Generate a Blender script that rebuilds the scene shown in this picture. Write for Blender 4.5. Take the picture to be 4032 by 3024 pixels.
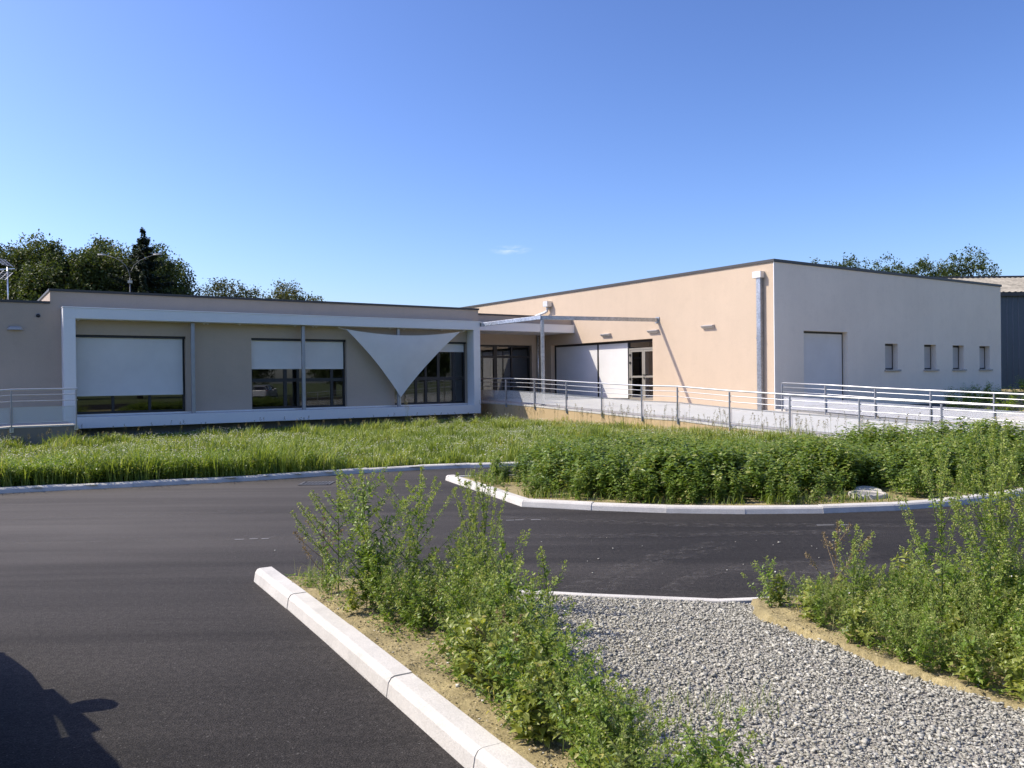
import bpy, math, random
import numpy as np
from mathutils import Matrix, Vector

for o in list(bpy.data.objects):
    bpy.data.objects.remove(o, do_unlink=True)
SC = bpy.context.scene
COL = SC.collection
random.seed(7)
RNG = np.random.default_rng(11)
R = math.radians

# ------------------------------------------------------------------ camera, sky, sun, exposure
cam_d = bpy.data.cameras.new('camera')
cam = bpy.data.objects.new('camera', cam_d)
COL.objects.link(cam)
cam.matrix_world = (Matrix.Translation((0, 0, 1.7)) @
                    Matrix(((0.9999332, 0.0115598, 0.0, 0), (-6.24e-05, 0.0053977, -0.9999854, 0),
                            (-0.0115596, 0.9999186, 0.0053981, 0), (0, 0, 0, 1))))
cam_d.sensor_width = 36.0
cam_d.lens = 3221.0 / 4032.0 * 36.0
cam_d.clip_start = 0.05
cam_d.clip_end = 3000
SC.camera = cam

SUN_EL, SUN_AZ = 47.0, -85.7            # azimuth clockwise from +Y
world = bpy.data.worlds.new('World')
SC.world = world
world.use_nodes = True
wn = world.node_tree
wn.nodes.clear()
sky = wn.nodes.new('ShaderNodeTexSky')
sky.sky_type = 'NISHITA'
sky.sun_disc = False
sky.sun_elevation = R(SUN_EL)
sky.sun_rotation = R(SUN_AZ)
sky.altitude = 100
sky.air_density = 1.0
sky.dust_density = 1.4
sky.ozone_density = 8.0
bg = wn.nodes.new('ShaderNodeBackground')
bg.inputs[1].default_value = 0.112
wo = wn.nodes.new('ShaderNodeOutputWorld')
wn.links.new(bg.outputs[0], wo.inputs[0])
tint = wn.nodes.new('ShaderNodeMix')
tint.data_type = 'RGBA'
tint.blend_type = 'MULTIPLY'
tint.inputs[0].default_value = 1.0
tint.inputs[7].default_value = (1.12, 0.88, 0.82, 1)
gam = wn.nodes.new('ShaderNodeGamma')                    # a clear-day sky with a pale horizon and deep blue overhead
gam.inputs[1].default_value = 1.4
wn.links.new(sky.outputs[0], gam.inputs[0])
wn.links.new(gam.outputs[0], tint.inputs[6])
# one small wisp of cloud low above the link roof
tcw = wn.nodes.new('ShaderNodeTexCoord')
vsub = wn.nodes.new('ShaderNodeVectorMath')
vsub.operation = 'SUBTRACT'
vsub.inputs[1].default_value = (0.0, 0.987, 0.1565)
wn.links.new(tcw.outputs['Generated'], vsub.inputs[0])
vmul = wn.nodes.new('ShaderNodeVectorMath')
vmul.operation = 'MULTIPLY'
vmul.inputs[1].default_value = (36.0, 2.0, 150.0)
wn.links.new(vsub.outputs[0], vmul.inputs[0])
vlen = wn.nodes.new('ShaderNodeVectorMath')
vlen.operation = 'LENGTH'
wn.links.new(vmul.outputs[0], vlen.inputs[0])
mr = wn.nodes.new('ShaderNodeMapRange')
mr.inputs[1].default_value, mr.inputs[2].default_value = 1.0, 0.15
mr.inputs[3].default_value, mr.inputs[4].default_value = 0.0, 1.0
wn.links.new(vlen.outputs['Value'], mr.inputs[0])
cn = wn.nodes.new('ShaderNodeTexNoise')
cn.inputs['Scale'].default_value = 1.5
cn.inputs['Detail'].default_value = 5
wn.links.new(vmul.outputs[0], cn.inputs['Vector'])
cr = wn.nodes.new('ShaderNodeMapRange')
cr.inputs[1].default_value, cr.inputs[2].default_value = 0.42, 0.68
cr.inputs[3].default_value, cr.inputs[4].default_value = 0.0, 0.42
wn.links.new(cn.outputs['Fac'], cr.inputs[0])
cm = wn.nodes.new('ShaderNodeMath')
cm.operation = 'MULTIPLY'
wn.links.new(mr.outputs[0], cm.inputs[0])
wn.links.new(cr.outputs[0], cm.inputs[1])
cmix = wn.nodes.new('ShaderNodeMix')
cmix.data_type = 'RGBA'
cmix.inputs[7].default_value = (7.5, 8.0, 8.6, 1)
wn.links.new(cm.outputs[0], cmix.inputs[0])
wn.links.new(tint.outputs[2], cmix.inputs[6])
wn.links.new(cmix.outputs[2], bg.inputs[0])

sun_d = bpy.data.lights.new('sun', 'SUN')
sun_d.energy = 4.6
sun_d.angle = R(0.53)
sun_d.color = (1.0, 0.915, 0.77)
sun = bpy.data.objects.new('sun', sun_d)
COL.objects.link(sun)
to_sun = Vector((math.sin(R(SUN_AZ)) * math.cos(R(SUN_EL)), math.cos(R(SUN_AZ)) * math.cos(R(SUN_EL)), math.sin(R(SUN_EL))))
sun.rotation_euler = to_sun.to_track_quat('Z', 'Y').to_euler()
sun.location = to_sun * 60

SC.view_settings.view_transform = 'Standard'
SC.view_settings.look = 'None'
SC.view_settings.gamma = 1.0
SC.view_settings.use_curve_mapping = False
SC.view_settings.exposure = 0.37
SC.render.engine = 'CYCLES'
SC.cycles.max_bounces = 8
SC.cycles.transparent_max_bounces = 24
SC.cycles.caustics_reflective = False
SC.cycles.caustics_refractive = False
SC.cycles.use_denoising = True

# ------------------------------------------------------------------ frames and mesh helpers
TH = R(34.285)
CT, ST = math.cos(TH), math.sin(TH)
MB_FRAME = Matrix.Rotation(TH, 4, 'Z')   # building axes: p along the long facades, q into them
MW_FRAME = Matrix.Identity(4)


def B(p, q):
    return (p * CT - q * ST, p * ST + q * CT)


def PQ(x, y):
    return (x * CT + y * ST, -x * ST + y * CT)


ROOT = {}


def link(o):
    COL.objects.link(o)
    return o


def props(o, label=None, cat=None, group=None, kind=None):
    if label:
        o['label'] = label
    if cat:
        o['category'] = cat
    if group:
        o['group'] = group
    if kind:
        o['kind'] = kind
    return o


def thing(name, label, cat, loc=(0, 0, 0), frame='B', group=None, rot=0.0):
    o = link(bpy.data.objects.new(name, None))
    o.empty_display_size = 0.2
    fm = MB_FRAME if frame == 'B' else MW_FRAME
    m = fm @ Matrix.Translation(loc) @ Matrix.Rotation(rot, 4, 'Z')
    o.matrix_world = m
    ROOT[o.name] = m
    return props(o, label, cat, group)


def structure(name, loc=(0, 0, 0), frame='W'):
    o = link(bpy.data.objects.new(name, None))
    fm = MB_FRAME if frame == 'B' else MW_FRAME
    m = fm @ Matrix.Translation(loc)
    o.matrix_world = m
    ROOT[o.name] = m
    o['kind'] = 'structure'
    return o


def root_matrix(parent):
    o = parent
    while o is not None:
        if o.name in ROOT:
            return ROOT[o.name]
        o = o.parent
    return Matrix.Identity(4)


def np_mesh(name, V, faces, var=None, smooth=False, uv=None):
    """V (n,3); faces: list of int arrays (m,k); var: per-vertex float; uv per-vertex."""
    me = bpy.data.meshes.new(name)
    V = np.asarray(V, np.float32)
    faces = [np.asarray(f, np.int32) for f in faces if len(f)]
    nl = sum(f.size for f in faces)
    nf = sum(len(f) for f in faces)
    me.vertices.add(len(V))
    me.vertices.foreach_set('co', V.ravel())
    me.loops.add(nl)
    li = np.concatenate([f.ravel() for f in faces])
    me.loops.foreach_set('vertex_index', li)
    me.polygons.add(nf)
    starts = []
    off = 0
    for f in faces:
        starts.append(off + np.arange(len(f), dtype=np.int32) * f.shape[1])
        off += f.size
    me.polygons.foreach_set('loop_start', np.concatenate(starts))
    if smooth:
        me.polygons.foreach_set('use_smooth', np.ones(nf, bool))
    me.update(calc_edges=True)
    if var is not None:
        a = me.attributes.new('var', 'FLOAT', 'POINT')
        a.data.foreach_set('value', np.asarray(var, np.float32))
    if uv is not None:
        ul = me.uv_layers.new(name='UVMap')
        ul.data.foreach_set('uv', np.asarray(uv, np.float32)[li].ravel())
    return me


def place(me, name, mat, parent=None):
    if mat is not None and not me.materials:
        me.materials.append(mat)
    o = link(bpy.data.objects.new(name, me))
    if parent is not None:
        o.parent = parent
    return o


class MB:
    def __init__(s):
        s.v = []
        s.f = []
        s.uv = []

    def add(s, vs, fs, uv=None):
        b = len(s.v)
        s.v += [tuple(v) for v in vs]
        s.f += [tuple(i + b for i in f) for f in fs]
        if uv:
            s.uv += uv
        return s

    def box(s, x0, x1, y0, y1, z0, z1):
        return s.add([(x0, y0, z0), (x1, y0, z0), (x1, y1, z0), (x0, y1, z0), (x0, y0, z1), (x1, y0, z1), (x1, y1, z1), (x0, y1, z1)],
                     [(0, 3, 2, 1), (4, 5, 6, 7), (0, 1, 5, 4), (1, 2, 6, 5), (2, 3, 7, 6), (3, 0, 4, 7)])

    def quad(s, a, b, c, d, uv=None):
        return s.add([a, b, c, d], [(0, 1, 2, 3)], uv)

    def prism(s, poly, z0, z1):
        n = len(poly)
        zz = lambda z, i: z[i] if isinstance(z, (list, tuple)) else z
        vs = [(x, y, zz(z0, i)) for i, (x, y) in enumerate(poly)] + [(x, y, zz(z1, i)) for i, (x, y) in enumerate(poly)]
        fs = [tuple(range(n))[::-1], tuple(range(n, 2 * n))] + [(i, (i + 1) % n, n + (i + 1) % n, n + i) for i in range(n)]
        return s.add(vs, fs)

    def loft(s, rings, caps=True):
        n = len(rings[0])
        vs = [v for r in rings for v in r]
        fs = []
        for k in range(len(rings) - 1):
            for i in range(n):
                j = (i + 1) % n
                fs.append((k * n + i, k * n + j, (k + 1) * n + j, (k + 1) * n + i))
        if caps:
            fs.append(tuple(range(n))[::-1])
            m = (len(rings) - 1) * n
            fs.append(tuple(range(m, m + n)))
        return s.add(vs, fs)

    def tube(s, path, r, n=8, caps=True):
        path = [Vector(p) for p in path]
        rings = []
        for i, p in enumerate(path):
            a = path[max(i - 1, 0)]
            b = path[min(i + 1, len(path) - 1)]
            t = (b - a).normalized()
            up = Vector((0, 0, 1)) if abs(t.z) < 0.95 else Vector((1, 0, 0))
            u = t.cross(up).normalized()
            w = u.cross(t)
            rr = r[i] if isinstance(r, (list, tuple)) else r
            rings.append([tuple(p + (u * math.cos(k * 2 * math.pi / n) + w * math.sin(k * 2 * math.pi / n)) * rr) for k in range(n)])
        return s.loft(rings, caps)

    def beam(s, a, b, w, h):
        a, b = Vector(a), Vector(b)
        t = (b - a).normalized()
        up = Vector((0, 0, 1)) if abs(t.z) < 0.95 else Vector((0, 1, 0))
        u = t.cross(up).normalized() * (w / 2)
        k = u.cross(t).normalized() * (h / 2)
        return s.loft([[tuple(c - u - k), tuple(c + u - k), tuple(c + u + k), tuple(c - u + k)] for c in (a, b)])

    def wall(s, axis, c, a0, a1, z0, z1, th, openings=()):
        """thick wall with rectangular openings; outer face at c, thickness towards +axis"""
        av = sorted({a0, a1} | {o[0] for o in openings} | {o[1] for o in openings})
        zv = sorted({z0, z1} | {o[2] for o in openings} | {o[3] for o in openings})
        P = (lambda a, z, d: (a, c + d, z)) if axis == 'q' else (lambda a, z, d: (c + d, a, z))
        solid = {}
        for i in range(len(av) - 1):
            for j in range(len(zv) - 1):
                am, zm = (av[i] + av[i + 1]) / 2, (zv[j] + zv[j + 1]) / 2
                solid[i, j] = not any(o[0] < am < o[1] and o[2] < zm < o[3] for o in openings)
        for (i, j), ok in solid.items():
            if not ok:
                continue
            x0, x1, y0, y1 = av[i], av[i + 1], zv[j], zv[j + 1]
            s.quad(P(x0, y0, 0), P(x1, y0, 0), P(x1, y1, 0), P(x0, y1, 0))
            s.quad(P(x1, y0, th), P(x0, y0, th), P(x0, y1, th), P(x1, y1, th))
            for di, dj, e in ((-1, 0, (x0, y0, x0, y1)), (1, 0, (x1, y1, x1, y0)), (0, -1, (x1, y0, x0, y0)), (0, 1, (x0, y1, x1, y1))):
                if not solid.get((i + di, j + dj), False):
                    s.quad(P(e[0], e[1], 0), P(e[2], e[3], 0), P(e[2], e[3], th), P(e[0], e[1], th))
        return s

    def build(s, name, mat, parent=None, frame='B', smooth=False, bevel=0.0, segs=1):
        me = bpy.data.meshes.new(name)
        fm = MB_FRAME if frame == 'B' else MW_FRAME
        m = root_matrix(parent).inverted() @ fm if parent is not None else Matrix.Identity(4)
        me.from_pydata([tuple(m @ Vector(v)) for v in s.v], [], s.f)
        if s.uv and len(s.uv) == len(s.v):
            ul = me.uv_layers.new(name='UVMap')
            for l in me.loops:
                ul.data[l.index].uv = s.uv[l.vertex_index]
        me.update()
        if smooth:
            me.polygons.foreach_set('use_smooth', [True] * len(me.polygons))
        o = place(me, name, mat, parent)
        if parent is None:
            if frame == 'B':
                o.matrix_world = MB_FRAME
            ROOT[o.name] = fm.copy()
        if bevel:
            b = o.modifiers.new('bevel', 'BEVEL')
            b.width = bevel
            b.segments = segs
            b.limit_method = 'ANGLE'
        return o


# ------------------------------------------------------------------ materials
def nt(name):
    m = bpy.data.materials.new(name)
    m.use_nodes = True
    n = m.node_tree
    return m, n, n.nodes['Principled BSDF'], n.nodes['Material Output']


def node(n, t, **kw):
    x = n.nodes.new(t)
    for k, v in kw.items():
        if k.startswith('i_'):
            x.inputs[k[2:].replace('_', ' ')].default_value = v
        else:
            setattr(x, k, v)
    return x


def ramp(n, stops, interp='LINEAR'):
    r = n.nodes.new('ShaderNodeValToRGB')
    r.color_ramp.interpolation = interp
    while len(r.color_ramp.elements) < len(stops):
        r.color_ramp.elements.new(0.5)
    for e, (p, c) in zip(r.color_ramp.elements, stops):
        e.position = p
        e.color = (c, c, c, 1) if isinstance(c, (int, float)) else (*c, 1)
    return r


def noise(n, scale, detail=4, rough=0.55, vec=None, dist=0.0):
    t = node(n, 'ShaderNodeTexNoise')
    t.inputs['Scale'].default_value = scale
    t.inputs['Detail'].default_value = detail
    t.inputs['Roughness'].default_value = rough
    t.inputs['Distortion'].default_value = dist
    if vec is not None:
        n.links.new(vec, t.inputs['Vector'])
    return t


def mixc(n, fac, a, b, mode='MIX'):
    m = n.nodes.new('ShaderNodeMix')
    m.data_type = 'RGBA'
    m.blend_type = mode
    for k, v in ((0, fac), (6, a), (7, b)):
        if hasattr(v, 'links'):
            n.links.new(v, m.inputs[k])
        elif isinstance(v, (int, float)):
            m.inputs[k].default_value = v
        else:
            m.inputs[k].default_value = (*v, 1)
    return m.outputs[2]


def surf(name, base, rough=0.8, var=0.08, vscale=0.7, fine=60, finevar=0.06, bump=0.0, bscale=120, metal=0.0, spec=0.4, stain=0.0, streak=0.0):
    """painted / rendered / cast surface: broad tone drift, fine grain, light relief"""
    m, n, b, out = nt(name)
    pos = node(n, 'ShaderNodeNewGeometry').outputs['Position']
    lo = tuple(c * (1 - var) for c in base)
    hi = tuple(min(c * (1 + var), 1) for c in base)
    n1 = noise(n, vscale, 5, 0.6, pos)
    r1 = ramp(n, [(0.3, lo), (0.7, hi)])
    n.links.new(n1.outputs['Fac'], r1.inputs[0])
    n2 = noise(n, fine, 3, 0.6, pos)
    r2 = ramp(n, [(0.25, 1 - finevar), (0.75, 1 + finevar)])
    n.links.new(n2.outputs['Fac'], r2.inputs[0])
    c = mixc(n, 1.0, r1.outputs[0], r2.outputs[0], 'MULTIPLY')
    if streak:
        mp = node(n, 'ShaderNodeMapping')
        mp.inputs['Scale'].default_value = (2.6, 2.6, 0.10)
        n.links.new(pos, mp.inputs[0])
        n5 = noise(n, 1.0, 7, 0.65, mp.outputs[0])
        r5 = ramp(n, [(0.35, 1 - streak), (0.62, 1 + streak * 0.4)])
        n.links.new(n5.outputs['Fac'], r5.inputs[0])
        c = mixc(n, 1.0, c, r5.outputs[0], 'MULTIPLY')
    if stain:
        n3 = noise(n, 2.3, 8, 0.7, pos)
        r3 = ramp(n, [(0.5, 1.0), (0.72, 1 - stain)])
        n.links.new(n3.outputs['Fac'], r3.inputs[0])
        c = mixc(n, 1.0, c, r3.outputs[0], 'MULTIPLY')
    n.links.new(c, b.inputs['Base Color'])
    b.inputs['Roughness'].default_value = rough
    b.inputs['Metallic'].default_value = metal
    b.inputs['Specular IOR Level'].default_value = spec
    if bump:
        n4 = noise(n, bscale, 4, 0.65, pos)
        bp = node(n, 'ShaderNodeBump')
        bp.inputs['Strength'].default_value = bump
        bp.inputs['Distance'].default_value = 0.01
        n.links.new(n4.outputs['Fac'], bp.inputs['Height'])
        n.links.new(bp.outputs[0], b.inputs['Normal'])
    return m


def glass_mat(name, tint=(0.42, 0.45, 0.43), ior=1.55):
    m, n, b, out = nt(name)
    n.nodes.remove(b)
    tr = node(n, 'ShaderNodeBsdfTransparent')
    tr.inputs[0].default_value = (*tint, 1)
    gl = node(n, 'ShaderNodeBsdfGlossy')
    gl.inputs['Roughness'].default_value = 0.004
    gl.inputs['Color'].default_value = (0.95, 0.97, 0.96, 1)
    fr = node(n, 'ShaderNodeFresnel')
    fr.inputs[0].default_value = ior
    ml = node(n, 'ShaderNodeMath', operation='MULTIPLY_ADD')
    n.links.new(fr.outputs[0], ml.inputs[0])
    ml.inputs[1].default_value = 1.7
    ml.inputs[2].default_value = 0.02
    mx = node(n, 'ShaderNodeMixShader')
    n.links.new(ml.outputs[0], mx.inputs[0])
    n.links.new(tr.outputs[0], mx.inputs[1])
    n.links.new(gl.outputs[0], mx.inputs[2])
    n.links.new(mx.outputs[0], out.inputs[0])
    return m


def leaf_mat(name, stops, trans=0.35, rough=0.5, spec=0.35):
    """leaf colour by the per-leaf value 'var'"""
    m, n, b, out = nt(name)
    at = node(n, 'ShaderNodeAttribute', attribute_name='var')
    r = ramp(n, stops)
    n.links.new(at.outputs['Fac'], r.inputs[0])
    n.links.new(r.outputs[0], b.inputs['Base Color'])
    b.inputs['Roughness'].default_value = rough
    b.inputs['Specular IOR Level'].default_value = spec
    t = node(n, 'ShaderNodeBsdfTranslucent')
    tc = mixc(n, 1.0, r.outputs[0], (1.35, 1.3, 0.55), 'MULTIPLY')
    n.links.new(tc, t.inputs[0])
    mx = node(n, 'ShaderNodeMixShader')
    mx.inputs[0].default_value = trans
    n.links.new(b.outputs[0], mx.inputs[1])
    n.links.new(t.outputs[0], mx.inputs[2])
    n.links.new(mx.outputs[0], out.inputs[0])
    return m


def var_mat(name, stops, rough=0.85, spec=0.3, fine=120, bump=0.3):
    m, n, b, out = nt(name)
    at = node(n, 'ShaderNodeAttribute', attribute_name='var')
    r = ramp(n, stops)
    n.links.new(at.outputs['Fac'], r.inputs[0])
    pos = node(n, 'ShaderNodeNewGeometry').outputs['Position']
    n2 = noise(n, fine, 3, 0.6, pos)
    r2 = ramp(n, [(0.25, 0.8), (0.75, 1.2)])
    n.links.new(n2.outputs['Fac'], r2.inputs[0])
    n.links.new(mixc(n, 1.0, r.outputs[0], r2.outputs[0], 'MULTIPLY'), b.inputs['Base Color'])
    b.inputs['Roughness'].default_value = rough
    b.inputs['Specular IOR Level'].default_value = spec
    return m


def asphalt_mat():
    m, n, b, out = nt('asphalt')
    pos = node(n, 'ShaderNodeNewGeometry').outputs['Position']
    big = noise(n, 0.22, 4, 0.6, pos)
    mp = node(n, 'ShaderNodeMapping')
    mp.inputs['Rotation'].default_value = (0, 0, R(-4))
    mp.inputs['Scale'].default_value = (0.12, 1.6, 1)
    n.links.new(pos, mp.inputs[0])
    lanes = noise(n, 1.0, 6, 0.6, mp.outputs[0], 0.4)
    grain = noise(n, 105, 4, 0.8, pos)
    mid = noise(n, 24, 5, 0.75, pos)
    vo = node(n, 'ShaderNodeTexVoronoi')
    vo.inputs['Scale'].default_value = 130
    n.links.new(pos, vo.inputs['Vector'])
    r1 = ramp(n, [(0.3, (0.0195, 0.0176, 0.0160)), (0.72, (0.036, 0.0325, 0.0290))])
    n.links.new(big.outputs['Fac'], r1.inputs[0])
    r2 = ramp(n, [(0.36, 0.74), (0.64, 1.36)])
    n.links.new(lanes.outputs['Fac'], r2.inputs[0])
    r3 = ramp(n, [(0.38, 0.2), (0.62, 1.85)])
    n.links.new(grain.outputs['Fac'], r3.inputs[0])
    r4 = ramp(n, [(0.38, 0.68), (0.62, 1.32)])
    n.links.new(mid.outputs['Fac'], r4.inputs[0])
    c = mixc(n, 1.0, r1.outputs[0], r2.outputs[0], 'MULTIPLY')
    c = mixc(n, 1.0, c, r3.outputs[0], 'MULTIPLY')
    c = mixc(n, 1.0, c, r4.outputs[0], 'MULTIPLY')
    # sparse pale chippings
    vc = node(n, 'ShaderNodeSeparateColor')
    n.links.new(vo.outputs['Color'], vc.inputs[0])
    gt = ramp(n, [(0.990, 0.0), (0.998, 0.8)])
    n.links.new(vc.outputs[0], gt.inputs[0])
    c = mixc(n, gt.outputs[0], c, (0.12, 0.115, 0.105))
    sx = node(n, 'ShaderNodeSeparateXYZ')
    n.links.new(pos, sx.inputs[0])
    dm = node(n, 'ShaderNodeMapRange')
    dm.inputs[1].default_value, dm.inputs[2].default_value = 1.5, -5.0
    n.links.new(sx.outputs[0], dm.inputs[0])
    dy = node(n, 'ShaderNodeMapRange')
    dy.inputs[1].default_value, dy.inputs[2].default_value = 4.5, 9.5
    n.links.new(sx.outputs[1], dy.inputs[0])
    dd = node(n, 'ShaderNodeMath', operation='MULTIPLY')
    n.links.new(dm.outputs[0], dd.inputs[0])
    n.links.new(dy.outputs[0], dd.inputs[1])
    dn = node(n, 'ShaderNodeMath', operation='MULTIPLY')
    n.links.new(dd.outputs[0], dn.inputs[0])
    n.links.new(lanes.outputs['Fac'], dn.inputs[1])
    c = mixc(n, dn.outputs[0], c, (0.120, 0.110, 0.100))       # pale dust trodden over the left of the car park
    n.links.new(c, b.inputs['Base Color'])
    b.inputs['Roughness'].default_value = 0.85
    b.inputs['Specular IOR Level'].default_value = 0.22
    bp = node(n, 'ShaderNodeBump')
    bp.inputs['Strength'].default_value = 0.5
    bp.inputs['Distance'].default_value = 0.006
    n.links.new(vo.outputs['Distance'], bp.inputs['Height'])
    bp2 = node(n, 'ShaderNodeBump')
    bp2.inputs['Strength'].default_value = 0.35
    bp2.inputs['Distance'].default_value = 0.012
    n.links.new(mid.outputs['Fac'], bp2.inputs['Height'])
    n.links.new(bp.outputs[0], bp2.inputs['Normal'])
    n.links.new(bp2.outputs[0], b.inputs['Normal'])
    return m


def galv_mat(name, base=(0.42, 0.44, 0.46), rough=0.38, metal=0.85):
    m, n, b, out = nt(name)
    pos = node(n, 'ShaderNodeNewGeometry').outputs['Position']
    vo = node(n, 'ShaderNodeTexVoronoi')
    vo.inputs['Scale'].default_value = 26
    n.links.new(pos, vo.inputs['Vector'])
    sc = node(n, 'ShaderNodeSeparateColor')
    n.links.new(vo.outputs['Color'], sc.inputs[0])
    r = ramp(n, [(0.0, tuple(c * 0.82 for c in base)), (1.0, tuple(c * 1.18 for c in base))])
    n.links.new(sc.outputs[0], r.inputs[0])
    ns = noise(n, 3, 5, 0.6, pos)
    r2 = ramp(n, [(0.3, 0.85), (0.7, 1.12)])
    n.links.new(ns.outputs['Fac'], r2.inputs[0])
    n.links.new(mixc(n, 1.0, r.outputs[0], r2.outputs[0], 'MULTIPLY'), b.inputs['Base Color'])
    b.inputs['Metallic'].default_value = metal
    rr = ramp(n, [(0, rough * 0.8), (1, rough * 1.3)])
    n.links.new(sc.outputs[1], rr.inputs[0])
    n.links.new(rr.outputs[0], b.inputs['Roughness'])
    return m


def perforated_mat():
    m, n, b, out = nt('perforated_steel')
    b.inputs['Base Color'].default_value = (0.66, 0.67, 0.68, 1)
    b.inputs['Metallic'].default_value = 0.15
    b.inputs['Roughness'].default_value = 0.42
    uv = node(n, 'ShaderNodeUVMap').outputs[0]
    sp = node(n, 'ShaderNodeSeparateXYZ')
    n.links.new(uv, sp.inputs[0])

    def mth(op, a, c=None):
        x = node(n, 'ShaderNodeMath', operation=op)
        for i, v in enumerate((a, c)):
            if v is None:
                continue
            if hasattr(v, 'links'):
                n.links.new(v, x.inputs[i])
            else:
                x.inputs[i].default_value = v
        return x.outputs[0]
    u = mth('DIVIDE', sp.outputs[0], 0.030)
    v = mth('DIVIDE', sp.outputs[1], 0.026)
    row = mth('FLOOR', v)
    u = mth('ADD', u, mth('MULTIPLY', mth('MODULO', row, 2.0), 0.5))
    fu = mth('SUBTRACT', mth('FRACT', u), 0.5)
    fv = mth('MULTIPLY', mth('SUBTRACT', mth('FRACT', v), 0.5), 0.866)
    d = mth('SQRT', mth('ADD', mth('MULTIPLY', fu, fu), mth('MULTIPLY', fv, fv)))
    hole = mth('LESS_THAN', d, 0.32)
    tr = node(n, 'ShaderNodeBsdfTransparent')
    mx = node(n, 'ShaderNodeMixShader')
    n.links.new(hole, mx.inputs[0])
    n.links.new(b.outputs[0], mx.inputs[1])
    n.links.new(tr.outputs[0], mx.inputs[2])
    n.links.new(mx.outputs[0], out.inputs[0])
    return m


def fabric_mat(name, base, trans=0.25):
    m, n, b, out = nt(name)
    pos = node(n, 'ShaderNodeNewGeometry').outputs['Position']
    n1 = noise(n, 1.1, 4, 0.6, pos)
    r1 = ramp(n, [(0.3, tuple(c * 0.94 for c in base)), (0.7, tuple(min(1, c * 1.04) for c in base))])
    n.links.new(n1.outputs['Fac'], r1.inputs[0])
    n.links.new(r1.outputs[0], b.inputs['Base Color'])
    b.inputs['Roughness'].default_value = 0.75
    b.inputs['Specular IOR Level'].default_value = 0.25
    t = node(n, 'ShaderNodeBsdfTranslucent')
    n.links.new(r1.outputs[0], t.inputs[0])
    mx = node(n, 'ShaderNodeMixShader')
    mx.inputs[0].default_value = trans
    n.links.new(b.outputs[0], mx.inputs[1])
    n.links.new(t.outputs[0], mx.inputs[2])
    n.links.new(mx.outputs[0], out.inputs[0])
    return m


M = {}
M['peach'] = surf('peach_render', (0.57, 0.452, 0.335), 0.92, 0.045, 0.35, 45, 0.05, 0.35, 160, stain=0.05, streak=0.016)
M['shaded_peach_render'] = surf('shaded_peach_render', (0.47, 0.385, 0.305), 0.92, 0.045, 0.35, 45, 0.05, 0.35, 160, stain=0.05, streak=0.016)  # peach render darkened: shade put into the colour of wing and link walls
M['pale'] = surf('pale_render', (0.84, 0.76, 0.65), 0.92, 0.045, 0.35, 45, 0.05, 0.35, 160, stain=0.05, streak=0.016)
M['ochre'] = surf('ochre_render', (0.50, 0.37, 0.205), 0.92, 0.05, 0.6, 45, 0.06, 0.4, 140, stain=0.06)
M['shaded_ochre'] = surf('shaded_ochre_render', (0.25, 0.215, 0.17), 0.92, 0.05, 0.6, 45, 0.06, 0.4, 140, stain=0.06)  # ochre render darkened: the landing wall's shade is put into its colour
M['base'] = surf('foundation_concrete', (0.20, 0.20, 0.20), 0.9, 0.15, 1.0, 30, 0.1, 0.4, 60)
M['coping'] = surf('dark_coping', (0.075, 0.072, 0.07), 0.5, 0.08, 0.8, 30, 0.04, 0, metal=0.3)
M['white'] = surf('white_cladding', (0.80, 0.80, 0.79), 0.45, 0.03, 0.6, 20, 0.02)
M['frame'] = surf('dark_aluminium', (0.028, 0.028, 0.03), 0.45, 0.08, 1.0, 20, 0.05)
M['taupe'] = surf('taupe_aluminium', (0.27, 0.255, 0.22), 0.45, 0.06, 1.0, 20, 0.04)
M['glass'] = glass_mat('window_glass')
M['blind'] = fabric_mat('white_blind', (0.80, 0.79, 0.77), 0.12)
M['sail'] = fabric_mat('sail_cloth', (0.92, 0.92, 0.90), 0.25)
M['room'] = surf('room_walls', (0.30, 0.29, 0.27), 0.9, 0.1, 0.7, 20, 0.05)
M['galv'] = galv_mat('galvanised_steel')
M['galvl'] = galv_mat('bright_galvanised', (0.62, 0.64, 0.66), 0.33, 0.75)
M['rail'] = surf('rail_steel', (0.56, 0.57, 0.58), 0.38, 0.05, 3, 40, 0.04, metal=0.6)
M['post'] = surf('post_steel', (0.33, 0.34, 0.36), 0.42, 0.08, 3, 40, 0.05, metal=0.6)
M['perf'] = perforated_mat()
M['concrete'] = surf('deck_concrete', (0.46, 0.435, 0.39), 0.88, 0.10, 0.8, 50, 0.08, 0.4, 80, stain=0.12)
M['kerb'] = surf('kerb_concrete', (0.55, 0.53, 0.48), 0.85, 0.10, 3.0, 70, 0.10, 0.35, 90, stain=0.16)
M['asphalt'] = asphalt_mat()
M['lamp'] = surf('lamp_housing', (0.46, 0.44, 0.42), 0.5, 0.05, 2, 30, 0.04)
M['zinc'] = surf('pale_zinc', (0.70, 0.69, 0.67), 0.4, 0.05, 2, 30, 0.04, metal=0.4)
M['black'] = surf('black_plastic', (0.02, 0.02, 0.02), 0.5, 0.1, 2, 30, 0.05)
M['soil'] = surf('dry_soil', (0.31, 0.255, 0.125), 0.95, 0.28, 4.5, 70, 0.30, 1.0, 60, stain=0.45)
M['grass_soil'] = surf('turf_soil', (0.055, 0.068, 0.022), 0.95, 0.25, 1.6, 30, 0.25, 0.8, 40)
M['field'] = surf('field_grass', (0.10, 0.125, 0.04), 0.95, 0.25, 0.15, 4, 0.25, 0.5, 10)
M['gravel_bed'] = surf('gravel_bed', (0.33, 0.312, 0.272), 0.95, 0.2, 2.0, 70, 0.35, 1.0, 60)
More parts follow.
